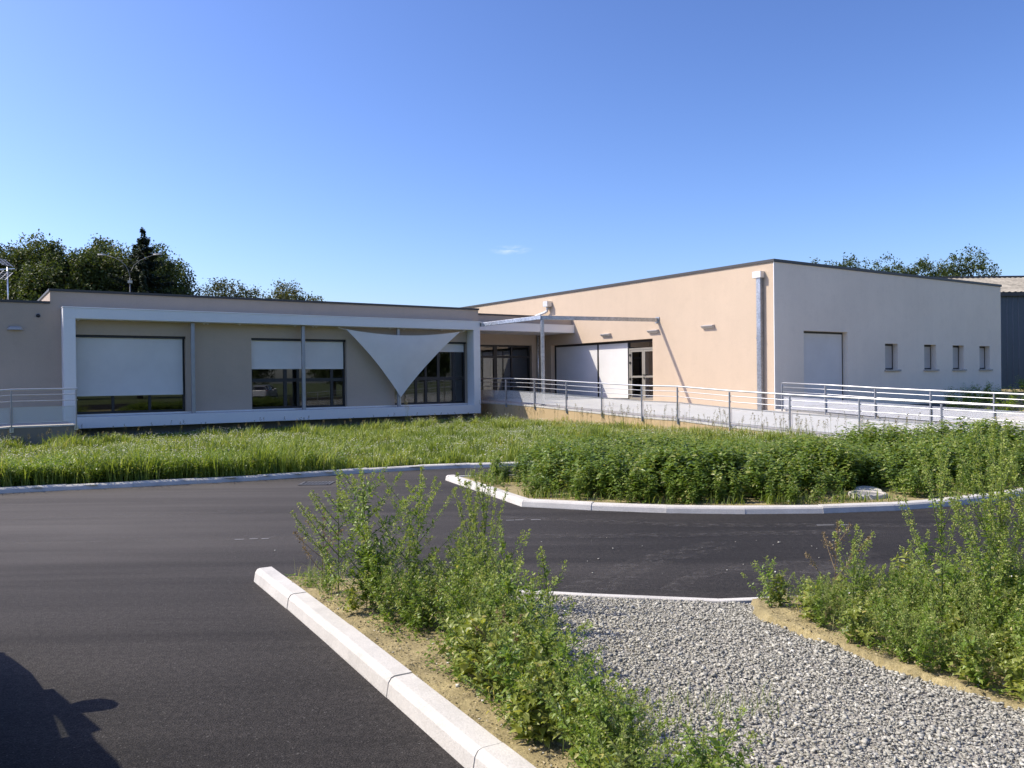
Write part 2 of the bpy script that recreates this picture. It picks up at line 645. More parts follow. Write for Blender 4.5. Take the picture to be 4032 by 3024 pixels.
M['stone'] = var_mat('crushed_stone', [(0.0, (0.18, 0.173, 0.142)), (0.4, (0.33, 0.320, 0.268)), (0.75, (0.47, 0.455, 0.385)), (0.96, (0.66, 0.64, 0.55)), (1.0, (0.70, 0.57, 0.42))])
M['iron'] = surf('cast_iron', (0.16, 0.155, 0.15), 0.55, 0.15, 3, 60, 0.1, metal=0.5)
M['blade'] = leaf_mat('grass_blade', [(0.0, (0.11, 0.165, 0.026)), (0.5, (0.225, 0.30, 0.058)), (0.85, (0.34, 0.385, 0.115)), (1.0, (0.50, 0.46, 0.24))], 0.4, 0.5)
M['nettle'] = leaf_mat('nettle_leaf', [(0.0, (0.075, 0.135, 0.022)), (0.6, (0.155, 0.235, 0.040)), (0.93, (0.25, 0.32, 0.08)), (1.0, (0.40, 0.42, 0.15))], 0.35, 0.38, 0.5)
M['weed'] = leaf_mat('weed_leaf', [(0.0, (0.095, 0.165, 0.022)), (0.6, (0.185, 0.280, 0.040)), (0.95, (0.29, 0.375, 0.085)), (1.0, (0.46, 0.44, 0.17))], 0.4, 0.4, 0.5)
M['weed_grey'] = leaf_mat('grey_weed_leaf', [(0.0, (0.11, 0.165, 0.035)), (0.6, (0.20, 0.275, 0.062)), (0.95, (0.31, 0.375, 0.12)), (1.0, (0.46, 0.42, 0.2))], 0.35, 0.5, 0.4)
M['weed_yellow'] = leaf_mat('yellow_weed_leaf', [(0.0, (0.15, 0.19, 0.035)), (0.6, (0.27, 0.32, 0.065)), (0.95, (0.38, 0.41, 0.11)), (1.0, (0.52, 0.46, 0.16))], 0.42, 0.4, 0.5)
M['spike'] = leaf_mat('weed_spike', [(0.0, (0.22, 0.30, 0.055)), (0.7, (0.36, 0.43, 0.11)), (1.0, (0.48, 0.47, 0.21))], 0.35, 0.6)
M['stem'] = leaf_mat('weed_stem', [(0.0, (0.06, 0.075, 0.025)), (0.6, (0.13, 0.17, 0.045)), (1.0, (0.20, 0.13, 0.09))], 0.0, 0.55)
M['seed'] = leaf_mat('seed_head', [(0.0, (0.16, 0.13, 0.07)), (1.0, (0.33, 0.27, 0.15))], 0.3, 0.7)
M['petal'] = leaf_mat('white_petal', [(0.0, (0.50, 0.50, 0.38)), (1.0, (0.72, 0.71, 0.62))], 0.2, 0.7)
M['tree'] = leaf_mat('tree_leaf', [(0.0, (0.034, 0.052, 0.017)), (0.6, (0.080, 0.112, 0.032)), (0.93, (0.135, 0.165, 0.052)), (1.0, (0.22, 0.17, 0.09))], 0.3, 0.55)
M['tree2'] = leaf_mat('pale_tree_leaf', [(0.0, (0.05, 0.06, 0.022)), (0.6, (0.10, 0.115, 0.045)), (1.0, (0.20, 0.175, 0.10))], 0.3, 0.55)
M['needle'] = leaf_mat('conifer_needles', [(0.0, (0.018, 0.030, 0.020)), (0.7, (0.036, 0.055, 0.036)), (1.0, (0.07, 0.09, 0.055))], 0.15, 0.6)
M['bark'] = surf('bark', (0.09, 0.07, 0.05), 0.95, 0.2, 2, 20, 0.2, 0.6, 30)
M['cladding'] = surf('blue_grey_cladding', (0.085, 0.105, 0.13), 0.5, 0.08, 0.3, 6, 0.05)
M['fibro'] = surf('weathered_roof_sheet', (0.30, 0.275, 0.22), 0.9, 0.25, 0.9, 5, 0.25, stain=0.5)

# ------------------------------------------------------------------ ground, road, kerbs
g = MB()
g.quad((-900, -900, -0.12), (900, -900, -0.12), (900, 900, -0.12), (-900, 900, -0.12))
o = g.build('ground', M['field'], frame='W')
o['kind'] = 'structure'

g = MB()
g.quad((-60, -12, 0), (46, -12, 0), (46, 19, 0), (-60, 19, 0))
o = g.build('road', M['asphalt'], frame='W')
o['kind'] = 'structure'

TYRES = [([(0.42, 6.5), (0.5, 6.64), (0.74, 7.02), (1.08, 7.49), (1.49, 7.92), (2.1, 8.4)], 0.10), ([(0.71, 6.54), (0.97, 6.98), (1.26, 7.40), (1.53, 7.69), (2.2, 8.2)], 0.07),
         ([(1.24, 6.51), (1.42, 6.81), (1.67, 7.09), (2.09, 7.31), (2.8, 7.55)], 0.09), ([(1.95, 6.58), (2.11, 6.78), (2.36, 6.98), (2.68, 7.12), (3.4, 7.3)], 0.09),
         ([(2.43, 6.8), (2.71, 7.24), (2.99, 7.52), (3.5, 7.85)], 0.10), ([(-7.0, 8.6), (-4.5, 8.9), (-2.0, 9.0), (1.0, 8.8), (4.0, 8.9)], 0.12), ([(-6.5, 10.4), (-3.5, 10.8), (-0.5, 10.2), (2.0, 9.4), (5.0, 9.2)], 0.12)]


def dust_mat():
    m, n, b, out = nt('tyre_dust')
    pos = node(n, 'ShaderNodeNewGeometry').outputs['Position']
    b.inputs['Base Color'].default_value = (0.20, 0.185, 0.165, 1)
    b.inputs['Roughness'].default_value = 0.9
    n1 = noise(n, 9, 6, 0.75, pos)
    n2 = noise(n, 120, 3, 0.7, pos)
    r1 = ramp(n, [(0.45, 0.0), (0.75, 0.6)])
    r2 = ramp(n, [(0.4, 0.1), (0.65, 1.0)])
    n.links.new(n1.outputs['Fac'], r1.inputs[0])
    n.links.new(n2.outputs['Fac'], r2.inputs[0])
    f = mixc(n, 1.0, r1.outputs[0], r2.outputs[0], 'MULTIPLY')
    tr = node(n, 'ShaderNodeBsdfTransparent')
    mx = node(n, 'ShaderNodeMixShader')
    n.links.new(f, mx.inputs[0])
    n.links.new(tr.outputs[0], mx.inputs[1])
    n.links.new(b.outputs[0], mx.inputs[2])
    n.links.new(mx.outputs[0], out.inputs[0])
    return m


M['dust'] = dust_mat()
road = o
for line, w_ in (TYRES):
    m = MB()
    pts_ = [Vector(p) for p in line]
    vs_ = []
    for i, c_ in enumerate(pts_):
        d_ = (pts_[min(i + 1, len(pts_) - 1)] - pts_[max(i - 1, 0)]).normalized()
        vs_ += [(c_.x - d_.y * w_, c_.y + d_.x * w_, 0.004), (c_.x + d_.y * w_, c_.y - d_.x * w_, 0.004)]
    m.add(vs_, [(2 * i, 2 * i + 1, 2 * i + 3, 2 * i + 2) for i in range(len(pts_) - 1)])
    m.build('tyre_mark', M['dust'], road, 'W')

for x_, y_, l_ in ((-3.02, 8.85, .10), (-2.87, 8.87, .09), (-2.74, 8.87, .08), (-0.09, 9.86, .10), (0.02, 9.87, .10), (0.21, 9.87, .12), (3.45, 9.30, .20), (3.72, 9.30, .12)):
    m = MB()
    m.quad((x_, y_ - .02, .0045), (x_ + l_, y_ - .012, .0045), (x_ + l_, y_ + .016, .0045), (x_, y_ + .02, .0045))
    m.build('paint_mark', M['base'], road, 'W')

BACK_KERB = [(-14.5, 10.0), (-8.05, 12.85), (-7.25, 13.14), (-6.38, 13.42), (-5.73, 13.70), (-4.85, 13.98), (-4.1, 14.35), (-3.23, 14.84),
             (-2.4, 15.3), (-1.55, 15.66), (-0.66, 15.86), (0.6, 16.05), (3.0, 16.4), (6.0, 16.8), (9.0, 17.3)]
ISLAND = [(-1.15, 13.92), (0.11, 10.91), (0.95, 10.56), (1.90, 10.27), (2.76, 10.13), (3.85, 10.11), (4.87, 10.26), (5.96, 10.66),
          (7.01, 11.22), (8.3, 12.1), (9.6, 13.3)]
ISLAND_FAR = [(9.0, 15.9), (5.0, 14.95), (1.5, 14.18), (-0.44, 13.80), (-1.10, 13.93)]
FG_KERB = [(-2.22, 6.98), (-1.78, 6.25), (-1.14, 5.16), (-0.23, 3.58), (0.55, 2.25), (1.3, 0.9)]


def resample(poly, step):
    pts = [Vector(p) for p in poly]
    d = [0]
    for a, b in zip(pts, pts[1:]):
        d.append(d[-1] + (b - a).length)
    n = max(1, round(d[-1] / step))
    out = []
    for k in range(n + 1):
        t = d[-1] * k / n
        i = max(j for j in range(len(d) - 1) if d[j] <= t + 1e-9)
        f = (t - d[i]) / max(d[i + 1] - d[i], 1e-9)
        out.append(pts[i].lerp(pts[i + 1], min(f, 1)))
    return out


def kerb_run(name, label, poly, height, width=0.15, side=1, step=1.0, corners=(), zbase=-0.1, group=None, jitter=0.006):
    """each stone its own piece; the front foot follows the line, the body lies on the given side (+1 = left of travel)"""
    t = thing(name, label, 'kerb', (poly[0][0], poly[0][1], 0), 'W', group)
    cuts = [0] + list(corners) + [len(poly) - 1]
    rnd = random.Random(len(poly) * 7 + len(name))
    for a, b in zip(cuts, cuts[1:]):
        pts = resample(poly[a:b + 1], step)
        # offset line for the back edge
        nrm = []
        for i in range(len(pts)):
            d = (pts[min(i + 1, len(pts) - 1)] - pts[max(i - 1, 0)]).normalized()
            nrm.append(Vector((-d.y, d.x)) * side)
        if height > 0.05:
            prof = [(0.0, zbase), (0.0, 0.004), (0.012, height * 0.70), (0.028, height * 0.93), (0.048, height), (width, height), (width, zbase)]
        else:
            prof = [(0.0, zbase), (0.0, height - 0.006), (0.006, height), (width - 0.006, height), (width, height - 0.006), (width, zbase)]
        for i in range(len(pts) - 1):
            dd = (pts[i + 1] - pts[i])
            g0 = dd.normalized() * 0.0007
            rings = []
            dz = rnd.uniform(-jitter, jitter)
            do = rnd.uniform(-jitter, jitter)
            for c, nn in ((pts[i] + g0, nrm[i]), (pts[i + 1] - g0, nrm[i + 1])):
                rings.append([(c.x + nn.x * (u + do), c.y + nn.y * (u + do), v + (dz if v > 0 else 0)) for u, v in prof])
            m = MB()
            m.loft(rings)
            m.build('kerb_stone', M['kerb'], t, 'W')
    return t


kerb_run('lawn_kerb', 'long shaded concrete kerb along the near edge of the flowering lawn', BACK_KERB, 0.082, side=1)
kerb_run('island_kerb', 'pale concrete kerb curving round the front of the nettle bed', ISLAND, 0.088, side=1, corners=(1,))
kerb_run('island_rear_kerb', 'thin concrete kerb on the far side of the nettle bed tip', ISLAND_FAR, 0.088, side=1, width=0.10)
kerb_run('parking_kerb', 'bright sunlit concrete kerb running towards the camera beside the foreground weeds', FG_KERB, 0.105, side=1)
FG_EDGE = [(-2.16, 7.05), (-1.8, 7.02), (0.35, 6.42), (1.74, 6.14), (2.24, 6.20), (4.0, 6.75), (7.0, 7.7)]
kerb_run('gravel_edging', 'narrow flush concrete edging between the road and the gravel', FG_EDGE, 0.028, width=0.07, side=-1, jitter=0.002)

# planting strip (soil) and gravel bed
strip = [(-2.05, 6.92), (-1.8, 6.92), (0.35, 6.33), (1.74, 6.06), (2.24, 6.12), (4.0, 6.66), (7.0, 7.6), (9, 4), (6, 0.4), (1.55, 0.4), (0.72, 2.3), (-0.10, 3.63), (-1.01, 5.2), (-1.64, 6.28)]


def inside(poly, X, Y):
    X = np.asarray(X)
    Y = np.asarray(Y)
    r = np.zeros(X.shape, bool)
    n = len(poly)
    for i in range(n):
        x0, y0 = poly[i]
        x1, y1 = poly[(i + 1) % n]
        c = ((y0 > Y) != (y1 > Y)) & (X < (x1 - x0) * (Y - y0) / (y1 - y0 + 1e-12) + x0)
        r ^= c
    return r


def dist_poly(poly, X, Y, closed=False):
    """distance to a polyline"""
    best = np.full(np.shape(X), 1e9)
    n = len(poly)
    for i in range(n if closed else n - 1):
        ax, ay = poly[i]
        bx, by = poly[(i + 1) % n]
        dx, dy = bx - ax, by - ay
        t = np.clip(((X - ax) * dx + (Y - ay) * dy) / (dx * dx + dy * dy + 1e-12), 0, 1)
        best = np.minimum(best, np.hypot(X - ax - t * dx, Y - ay - t * dy))
    return best


def vnoise(X, Y, s, seed=0):
    """cheap smooth value noise, 0..1"""
    X = np.asarray(X) / s + 1000.3 + seed * 17.7
    Y = np.asarray(Y) / s + 1000.7 + seed * 9.1
    xi, yi = np.floor(X), np.floor(Y)
    fx, fy = X - xi, Y - yi
    fx, fy = fx * fx * (3 - 2 * fx), fy * fy * (3 - 2 * fy)

    def h(a, b):
        v = np.sin(a * 127.1 + b * 311.7 + seed * 74.7) * 43758.5453
        return v - np.floor(v)
    return (h(xi, yi) * (1 - fx) + h(xi + 1, yi) * fx) * (1 - fy) + (h(xi, yi + 1) * (1 - fx) + h(xi + 1, yi + 1) * fx) * fy


def terrain(name, poly, zf, step, mat, pad=True):
    xs = [p[0] for p in poly]
    ys = [p[1] for p in poly]
    gx = np.arange(min(xs), max(xs) + step, step)
    gy = np.arange(min(ys), max(ys) + step, step)
    X, Y = np.meshgrid(gx, gy)
    Z = zf(X, Y)
    ins = inside(poly, X, Y) | (dist_poly(poly, X, Y, True) < step * 0.75)
    V = np.stack([X.ravel(), Y.ravel(), Z.ravel()], 1)
    nx = len(gx)
    I, J = np.meshgrid(np.arange(len(gx) - 1), np.arange(len(gy) - 1))
    a = (J * nx + I).ravel()
    q = np.stack([a, a + 1, a + nx + 1, a + nx], 1)
    ok = ins.ravel()[q].all(1)
    q = q[ok]
    used = np.unique(q)
    mp = np.full(len(V), -1)
    mp[used] = np.arange(len(used))
    me = np_mesh(name, V[used], [mp[q]], smooth=True)
    o = place(me, name, mat)
    o['kind'] = 'structure'
    return o


GRAVEL = [(-0.55, 6.60), (0.35, 6.355), (1.76, 6.075), (1.74, 5.5), (1.93, 5.12), (2.11, 4.63), (2.34, 4.26), (2.52, 3.95), (2.9, 3.2), (3.6, 2.0), (3.6, 0.8), (1.9, 0.8),
          (1.0, 2.4), (0.55, 3.3), (0.22, 4.2), (0.10, 5.0), (-0.15, 5.8)]


def strip_z(X, Y):
    z = 0.02 + 0.03 * vnoise(X, Y, 0.5, 1) + 0.022 * vnoise(X, Y, 0.11, 2) + 0.016 * vnoise(X, Y, 0.045, 3)
    z = z + 0.03 * np.clip(dist_poly(FG_EDGE, X, Y) / 0.5, 0, 1)
    return np.where(inside(GRAVEL, X, Y) & ((dist_poly(GRAVEL, X, Y, True) > 0.05) | (dist_poly(FG_EDGE, X, Y) < 0.3)), z - 0.09, z)


terrain('planting_soil', [(-2.04, 6.86), (-1.8, 6.88), (0.35, 6.30), (1.74, 6.03), (2.24, 6.09), (4.0, 6.6), (7.0, 7.5), (9, 4), (6, 0.4), (1.50, 0.4), (0.66, 2.25), (-0.14, 3.62), (-1.06, 5.19), (-1.68, 6.26), (-2.08, 6.9)], strip_z, 0.03, M['soil'])



def gravel_z(X, Y):
    return 0.004 + (0.05 * vnoise(X, Y, 0.8, 5) + 0.02 * vnoise(X, Y, 0.25, 6)) * np.clip(dist_poly(FG_EDGE, X, Y) / 0.8, 0.1, 1)


terrain('gravel_path', GRAVEL, gravel_z, 0.05, M['gravel_bed'])

# crushed stones lying on the gravel path
def stones(poly, dens, zf, smin, smax, seed, fine=False):
    rng = np.random.default_rng(seed)
    xs = [p[0] for p in poly]
    ys = [p[1] for p in poly]
    A = (max(xs) - min(xs)) * (max(ys) - min(ys))
    n = int(A * dens)
    X = rng.uniform(min(xs), max(xs), n)
    Y = rng.uniform(min(ys), max(ys), n)
    wob = 0.06 * (vnoise(X, Y, 0.2, 8) - 0.5)
    ok = inside(poly, X + wob, Y + wob)
    X, Y = X[ok], Y[ok]
    n = len(X)
    base = np.array([(-1, -1, -1), (1, -1, -1), (1, 1, -1), (-1, 1, -1), (-1, -1, 1), (1, -1, 1), (1, 1, 1), (-1, 1, 1)], float)
    S = rng.lognormal(math.log((smin + smax) / 2), 0.33, n).clip(smin * 0.6, smax * 1.5)
    V = base[None] * rng.uniform(0.45, 1.0, (n, 8, 3))
    V *= np.stack([np.ones(n), rng.uniform(0.45, 0.95, n), rng.uniform(0.22, 0.50, n)], 1)[:, None, :] * S[:, None, None] * 0.75
    # random rotation: yaw and tilt
    a = rng.uniform(0, 2 * np.pi, n)
    t = rng.normal(0, 0.6, n)
    ca, sa, c2, s2 = np.cos(a), np.sin(a), np.cos(t), np.sin(t)
    x, y, z = V[..., 0], V[..., 1], V[..., 2]
    y, z = y * c2[:, None] - z * s2[:, None], y * s2[:, None] + z * c2[:, None]
    x, y = x * ca[:, None] - y * sa[:, None], x * sa[:, None] + y * ca[:, None]
    V = np.stack([x + X[:, None], y + Y[:, None], z + (zf(X, Y) + S * 0.15 + rng.uniform(0, 0.012, n))[:, None]], 2)
    if fine:                             # the smallest chips: five corners are enough
        V = V[:, [0, 1, 2, 3, 6]].reshape(-1, 3)
        F = (np.arange(n)[:, None, None] * 5 + np.array([(0, 1, 4), (1, 2, 4), (2, 3, 4), (3, 0, 4)])[None]).reshape(-1, 3)
        return V, F, np.repeat(rng.beta(3.0, 3.2, n), 5)
    V = V.reshape(-1, 3)
    q = np.array([(0, 3, 2, 1), (4, 5, 6, 7), (0, 1, 5, 4), (1, 2, 6, 5), (2, 3, 7, 6), (3, 0, 4, 7)])
    tri = np.concatenate([q[:, [0, 1, 2]], q[:, [0, 2, 3]]])
    F = (np.arange(n)[:, None, None] * 8 + tri[None]).reshape(-1, 3)
    var = np.repeat(rng.beta(3.0, 3.2, n), 8)
    return V, F, var


GRAVEL_SEEN = [(x, max(y, 2.7)) for x, y in GRAVEL]
V, F, var = stones(GRAVEL_SEEN, 3600, gravel_z, 0.007, 0.016, 3)
V2, F2, var2 = stones(GRAVEL_SEEN, 7200, gravel_z, 0.0040, 0.0095, 13, True)
V, F, var = np.concatenate([V, V2]), np.concatenate([F, F2 + len(V)]), np.concatenate([var, var2])
o = place(np_mesh('gravel_stones', V, [F], var), 'gravel_stones', M['stone'])
props(o, 'loose grey crushed stones covering the path in the foreground', 'gravel', kind='stuff')
V, F, var = stones([(-2.0, 6.8), (0.0, 6.3), (0.3, 4.5), (0.9, 2.5), (0.6, 2.4), (-0.1, 3.75), (-1.0, 5.3)], 60, strip_z, 0.004, 0.014, 4)
V2, F2, var2 = stones([(1.7, 6.0), (2.2, 6.05), (4, 6.5), (5, 4), (3.2, 3), (2.4, 4.3), (1.9, 5.3)], 60, strip_z, 0.004, 0.014, 5)
o = place(np_mesh('soil_pebbles', np.concatenate([V, V2]), [np.concatenate([F, F2 + len(V)])], np.concatenate([var, var2]) * 0.3 + 0.72), 'soil_pebbles', M['stone'])
props(o, 'scattered pale pebbles on the dry soil of the planting strips', 'pebbles', kind='stuff')

M['clod'] = var_mat('soil_clod', [(0.0, (0.16, 0.125, 0.06)), (0.5, (0.33, 0.27, 0.15)), (1.0, (0.50, 0.43, 0.27))])
V, F, var = stones([(-2.0, 6.82), (0.0, 6.3), (0.3, 4.5), (0.9, 2.5), (0.66, 2.4), (-0.1, 3.7), (-1.02, 5.27), (-1.7, 6.4)], 1500, strip_z, 0.0035, 0.011, 6, True)
V2, F2, var2 = stones([(1.7, 6.0), (2.2, 6.05), (4, 6.5), (5, 4), (3.2, 2.6), (2.4, 4.1), (1.75, 5.3)], 1500, strip_z, 0.0035, 0.011, 7, True)
o = place(np_mesh('soil_crumbs', np.concatenate([V, V2]), [np.concatenate([F, F2 + len(V)])], np.concatenate([var, var2])), 'soil_crumbs', M['clod'])
props(o, 'dry crumbs of tan earth on the planting strips', 'soil', kind='stuff')

V, F, var = stones([(-2.0, 7.2), (-0.5, 6.95), (1.7, 6.35), (3.5, 6.9), (4.5, 8.5), (1.0, 9.0), (-2.5, 8.5)], 3, lambda X, Y: np.zeros(np.shape(X)), 0.005, 0.014, 23)
o = place(np_mesh('road_grit', V, [F], np.clip(var + 0.1, 0, 0.98)), 'road_grit', M['stone'])
props(o, 'scattered pale grit stones lying on the asphalt', 'grit', kind='stuff')

# lawn
def kerb_front(X):
    xs = np.array([p[0] for p in BACK_KERB])
    ys = np.array([p[1] for p in BACK_KERB])
    return np.interp(X, xs, ys)


def lawn_z(X, Y):
    q = -X * ST + Y * CT
    p = X * CT + Y * ST
    d = np.clip((Y - kerb_front(X)) / 9.0, 0, 1)
    s = d * d * (3 - 2 * d)
    return 0.055 + 0.035 * s + 0.02 * np.clip((p - 10) / 7.5, 0, 1) * s + 0.025 * vnoise(X, Y, 1.7, 9)


LAWN = [(p[0], p[1] + 0.13) for p in BACK_KERB] + [B(17.42, 4.5), B(17.42, 27.25), B(-12, 27.25), (-22, 8)]
terrain('lawn', LAWN, lawn_z, 0.25, M['grass_soil'])
terrain('nettle_bed_soil', [(-0.95, 13.75), (0.22, 11.0), (1.0, 10.72), (1.95, 10.42), (2.8, 10.28), (3.85, 10.26), (4.85, 10.42), (5.9, 10.8), (6.9, 11.36), (8.2, 12.2), (9.4, 13.3), (9.0, 15.75), (5, 14.8), (1.5, 14.05), (-0.44, 13.66)],
        lambda X, Y: 0.055 + 0.03 * vnoise(X, Y, 0.6, 12), 0.12, M['soil'])

# drain grate set in the road
t = thing('drain_grate', 'small steel drain grate let into the road near the lawn kerb', 'drain grate', (-3.28, 13.65, 0), 'W')
m = MB()
m.box(-3.50, -3.06, 13.46, 13.84, 0.003, 0.006)
m.build('pit', M['black'], t, 'W')
m = MB()
for a, b, c, d in ((-3.52, -3.04, 13.43, 13.47), (-3.52, -3.04, 13.83, 13.87), (-3.54, -3.50, 13.43, 13.87), (-3.06, -3.02, 13.43, 13.87)):
    m.box(a, b, c, d, 0.002, 0.012)
m.build('rim', M['iron'], t, 'W')
for k in range(7):
    m = MB()
    x = -3.455 + k * 0.058
    m.box(x, x + 0.028, 13.472, 13.828, 0.006, 0.013)
    m.build('bar', M['iron'], t, 'W')

# manhole ring in the nettle bed
t = thing('manhole', 'round concrete manhole collar with dark cover at the foot of the nettles', 'manhole', (4.77, 11.0, 0.06), 'W')
m = MB()
rings = []
for r_, z_ in ((0.245, 0.0), (0.245, 0.115), (0.235, 0.125), (0.19, 0.125), (0.185, 0.10)):
    rings.append([(4.77 + r_ * math.cos(k * math.pi / 16), 11.0 + r_ * math.sin(k * math.pi / 16), z_) for k in range(32)])
m.loft(rings, caps=False)
m.build('collar', M['concrete'], t, 'W', smooth=True)
m = MB()
m.loft([[(4.77 + 0.186 * math.cos(k * math.pi / 16), 11.0 + 0.186 * math.sin(k * math.pi / 16), z_) for k in range(32)] for z_ in (0.08, 0.108)])
m.build('cover', M['base'], t, 'W')
t = thing('round_slab', 'loose round concrete slab lying behind the manhole collar among nettles', 'slab', (4.92, 11.32, 0.06), 'W')
m = MB()
m.loft([[(4.92 + r_ * math.cos(k * math.pi / 12), 11.32 + r_ * math.sin(k * math.pi / 12), z_ + 0.03 * math.sin(k * math.pi / 12)) for k in range(24)] for r_, z_ in ((0.17, 0.075), (0.18, 0.09), (0.18, 0.11), (0.17, 0.12))])
m.build('disc', M['kerb'], t, 'W')

# ------------------------------------------------------------------ low wing at the far left
FLOOR = 0.80
t = thing('low_wing', 'low beige rendered wing at the left edge with flat dark-edged roof', 'building', (-4, 27.2, 0))
m = MB()
m.wall('q', 27.2, -14, 2.33, 0.0, 4.06, 0.25)
m.wall('p', -14.0, 27.45, 38, 0.0, 4.06, 0.25)
m.wall('q', 37.75, -13.75, 2.33, 0.0, 4.06, 0.25)
m.build('wall', M['shaded_peach_render'], t)
m = MB()
m.box(-14.03, 2.328, 27.17, 27.46, 4.06, 4.13)
m.build('coping', M['coping'], t)
m = MB()
m.box(-13.7, 2.32, 27.47, 37.7, 3.85, 3.95)
m.build('roof', M['base'], t)


def wall_lamp_body(name, label, base, w, axis, out, group=None, dome=False):
    """wedge-shaped wall light; axis 'p' wall faces -p, 'q' wall faces -q; base = (p, q, z) of its top centre on the wall"""
    t = thing(name, label, 'wall lamp', base, 'B', group)
    P = (lambda a, d, z: (base[0] - d, base[1] + a, base[2] + z)) if axis == 'p' else (lambda a, d, z: (base[0] + a, base[1] - d, base[2] + z))
    m = MB()
    rings = []
    n = 9
    for k in range(n):
        a = (k / (n - 1) - 0.5) * w
        sc = 1.0 if not dome else max(0.12, (1 - abs(2 * a / w) ** 4) ** 0.5)
        if dome:
            rings.append([P(a, 0.0, -0.095), P(a, out * sc, -0.095), P(a, out * 0.85 * sc, -0.095 + 0.06 * sc), P(a, out * 0.4 * sc, -0.095 + 0.095 * sc), P(a, 0.0, -0.095 + 0.10 * sc)])
        else:
            rings.append([P(a, 0.0, -0.13), P(a, out * 0.55, -0.11), P(a, out, -0.045), P(a, out, -0.02), P(a, 0.0, 0.0)])
    m.loft(rings)
    h = m.build('housing', M['lamp'], t)
    m = MB()
    q0, q1 = -w * 0.42, w * 0.42
    if dome:
        m.quad(P(q0, 0.01, -0.099), P(q1, 0.01, -0.099), P(q1, out * 0.8, -0.099), P(q0, out * 0.8, -0.099))
    else:
        m.quad(P(q0, 0.01, -0.134), P(q1, 0.01, -0.134), P(q1, out * 0.53, -0.1135), P(q0, out * 0.53, -0.1135))
    m.build('diffuser', M['zinc'], t)
    return t


wall_lamp_body('wall_lamp', 'half-round wall lamp on the shaded low wing at far left', (1.445, 27.2, 3.375), 0.40, 'q', 0.13, dome=True)
t = thing('wall_sensor', 'small black dome sensor on the shaded wall above the left railing', 'sensor', (2.024, 27.2, 3.70))
m = MB()
rings = []
for r_, d_ in ((0.055, 0.0), (0.055, 0.025), (0.042, 0.05), (0.02, 0.066)):
    rings.append([(2.024 + r_ * math.cos(k * math.pi / 8), 27.2 - d_, 3.70 + r_ * math.sin(k * math.pi / 8)) for k in range(16)])
m.loft(rings)
m.build('dome', M['black'], t, smooth=True)
m = MB()
m.loft([[(2.024 + 0.066 * math.cos(k * math.pi / 8), 27.2 - d_, 3.70 + 0.066 * math.sin(k * math.pi / 8)) for k in range(16)] for d_ in (0.0, 0.012)])
m.build('mounting_plate', M['post'], t)

# ------------------------------------------------------------------ classroom wing with its white portal
wing = thing('classroom_wing', 'long flat-roofed rendered wing with a white box frame around its windows', 'building', (9.6, 27.2, 0))
WINS = [(2.95, 6.065, 0.815, 3.182), (8.13, 11.475, 0.815, 3.18), (13.34, 16.445, 0.815, 3.175)]
m = MB()
m.wall('q', 27.2, 2.33, 16.98, 0.42, 4.43, 0.25, WINS)
m.wall('p', 2.33, 27.45, 38, 3.6, 4.43, 0.25)
m.wall('p', 16.73, 27.45, 38, 0.3, 4.43, 0.25)
m.wall('q', 37.75, 2.58, 16.73, 0.3, 4.43, 0.25)
m.build('wall', M['shaded_peach_render'], wing)
m = MB()
m.box(2.36, 16.95, 27.36, 27.6, -0.1, 0.419)
m.build('plinth', M['base'], wing)
m = MB()
m.box(2.30, 17.01, 27.16, 27.47, 4.43, 4.50)
m.build('coping', M['coping'], wing)
m = MB()
m.box(2.30, 2.60, 27.471, 38, 4.43, 4.50)
m.build('side_coping', M['coping'], wing)
m = MB()
m.box(16.71, 17.01, 27.471, 38, 4.43, 4.50)
m.build('side_coping', M['coping'], wing)
m = MB()
m.box(2.59, 16.72, 27.46, 37.7, 4.15, 4.25)
m.build('roof', M['base'], wing)


def room(mb, p0, p1, q0, q1, z0, z1, open_side):
    c = [(p0, q0), (p1, q0), (p1, q1), (p0, q1)]
    sides = {'q0': (0, 1), 'p1': (1, 2), 'q1': (2, 3), 'p0': (3, 0)}
    for k, (a, b) in sides.items():
        if k != open_side:
            mb.quad((*c[a], z0), (*c[b], z0), (*c[b], z1), (*c[a], z1))
    mb.quad((p0, q0, z0), (p1, q0, z0), (p1, q1, z0), (p0, q1, z0))
    mb.quad((p0, q0, z1), (p1, q0, z1), (p1, q1, z1), (p0, q1, z1))


m = MB()
room(m, 2.6, 16.71, 27.452, 33.0, 0.79, 3.5, 'q0')
m.build('interior', M['room'], wing)


def bar_frame(mb, axis, c0, c1, a0, a1, z0, z1, w, verts=(), horiz=()):
    """window frame border plus bars; depth from c0 to c1 along the wall axis"""
    def bx(x0, x1, y0, y1):
        if axis == 'q':
            mb.box(x0, x1, c0, c1, y0, y1)
        else:
            mb.box(c0, c1, x0, x1, y0, y1)
    bx(a0, a0 + w, z0, z1)
    bx(a1 - w, a1, z0, z1)
    bx(a0 + w, a1 - w, z1 - w, z1)
    bx(a0 + w, a1 - w, z0, z0 + w)
    vs = sorted(verts)
    for (x0, x1) in vs:
        bx(x0, x1, z0 + w, z1 - w)
    xs = [a0 + w] + [x for v in vs for x in v] + [a1 - w]
    for (h0, h1) in horiz:
        for k in range(0, len(xs), 2):
            bx(xs[k], xs[k + 1], h0, h1)
    # centre lines of panes
    return [(xs[k], xs[k + 1]) for k in range(0, len(xs), 2)]


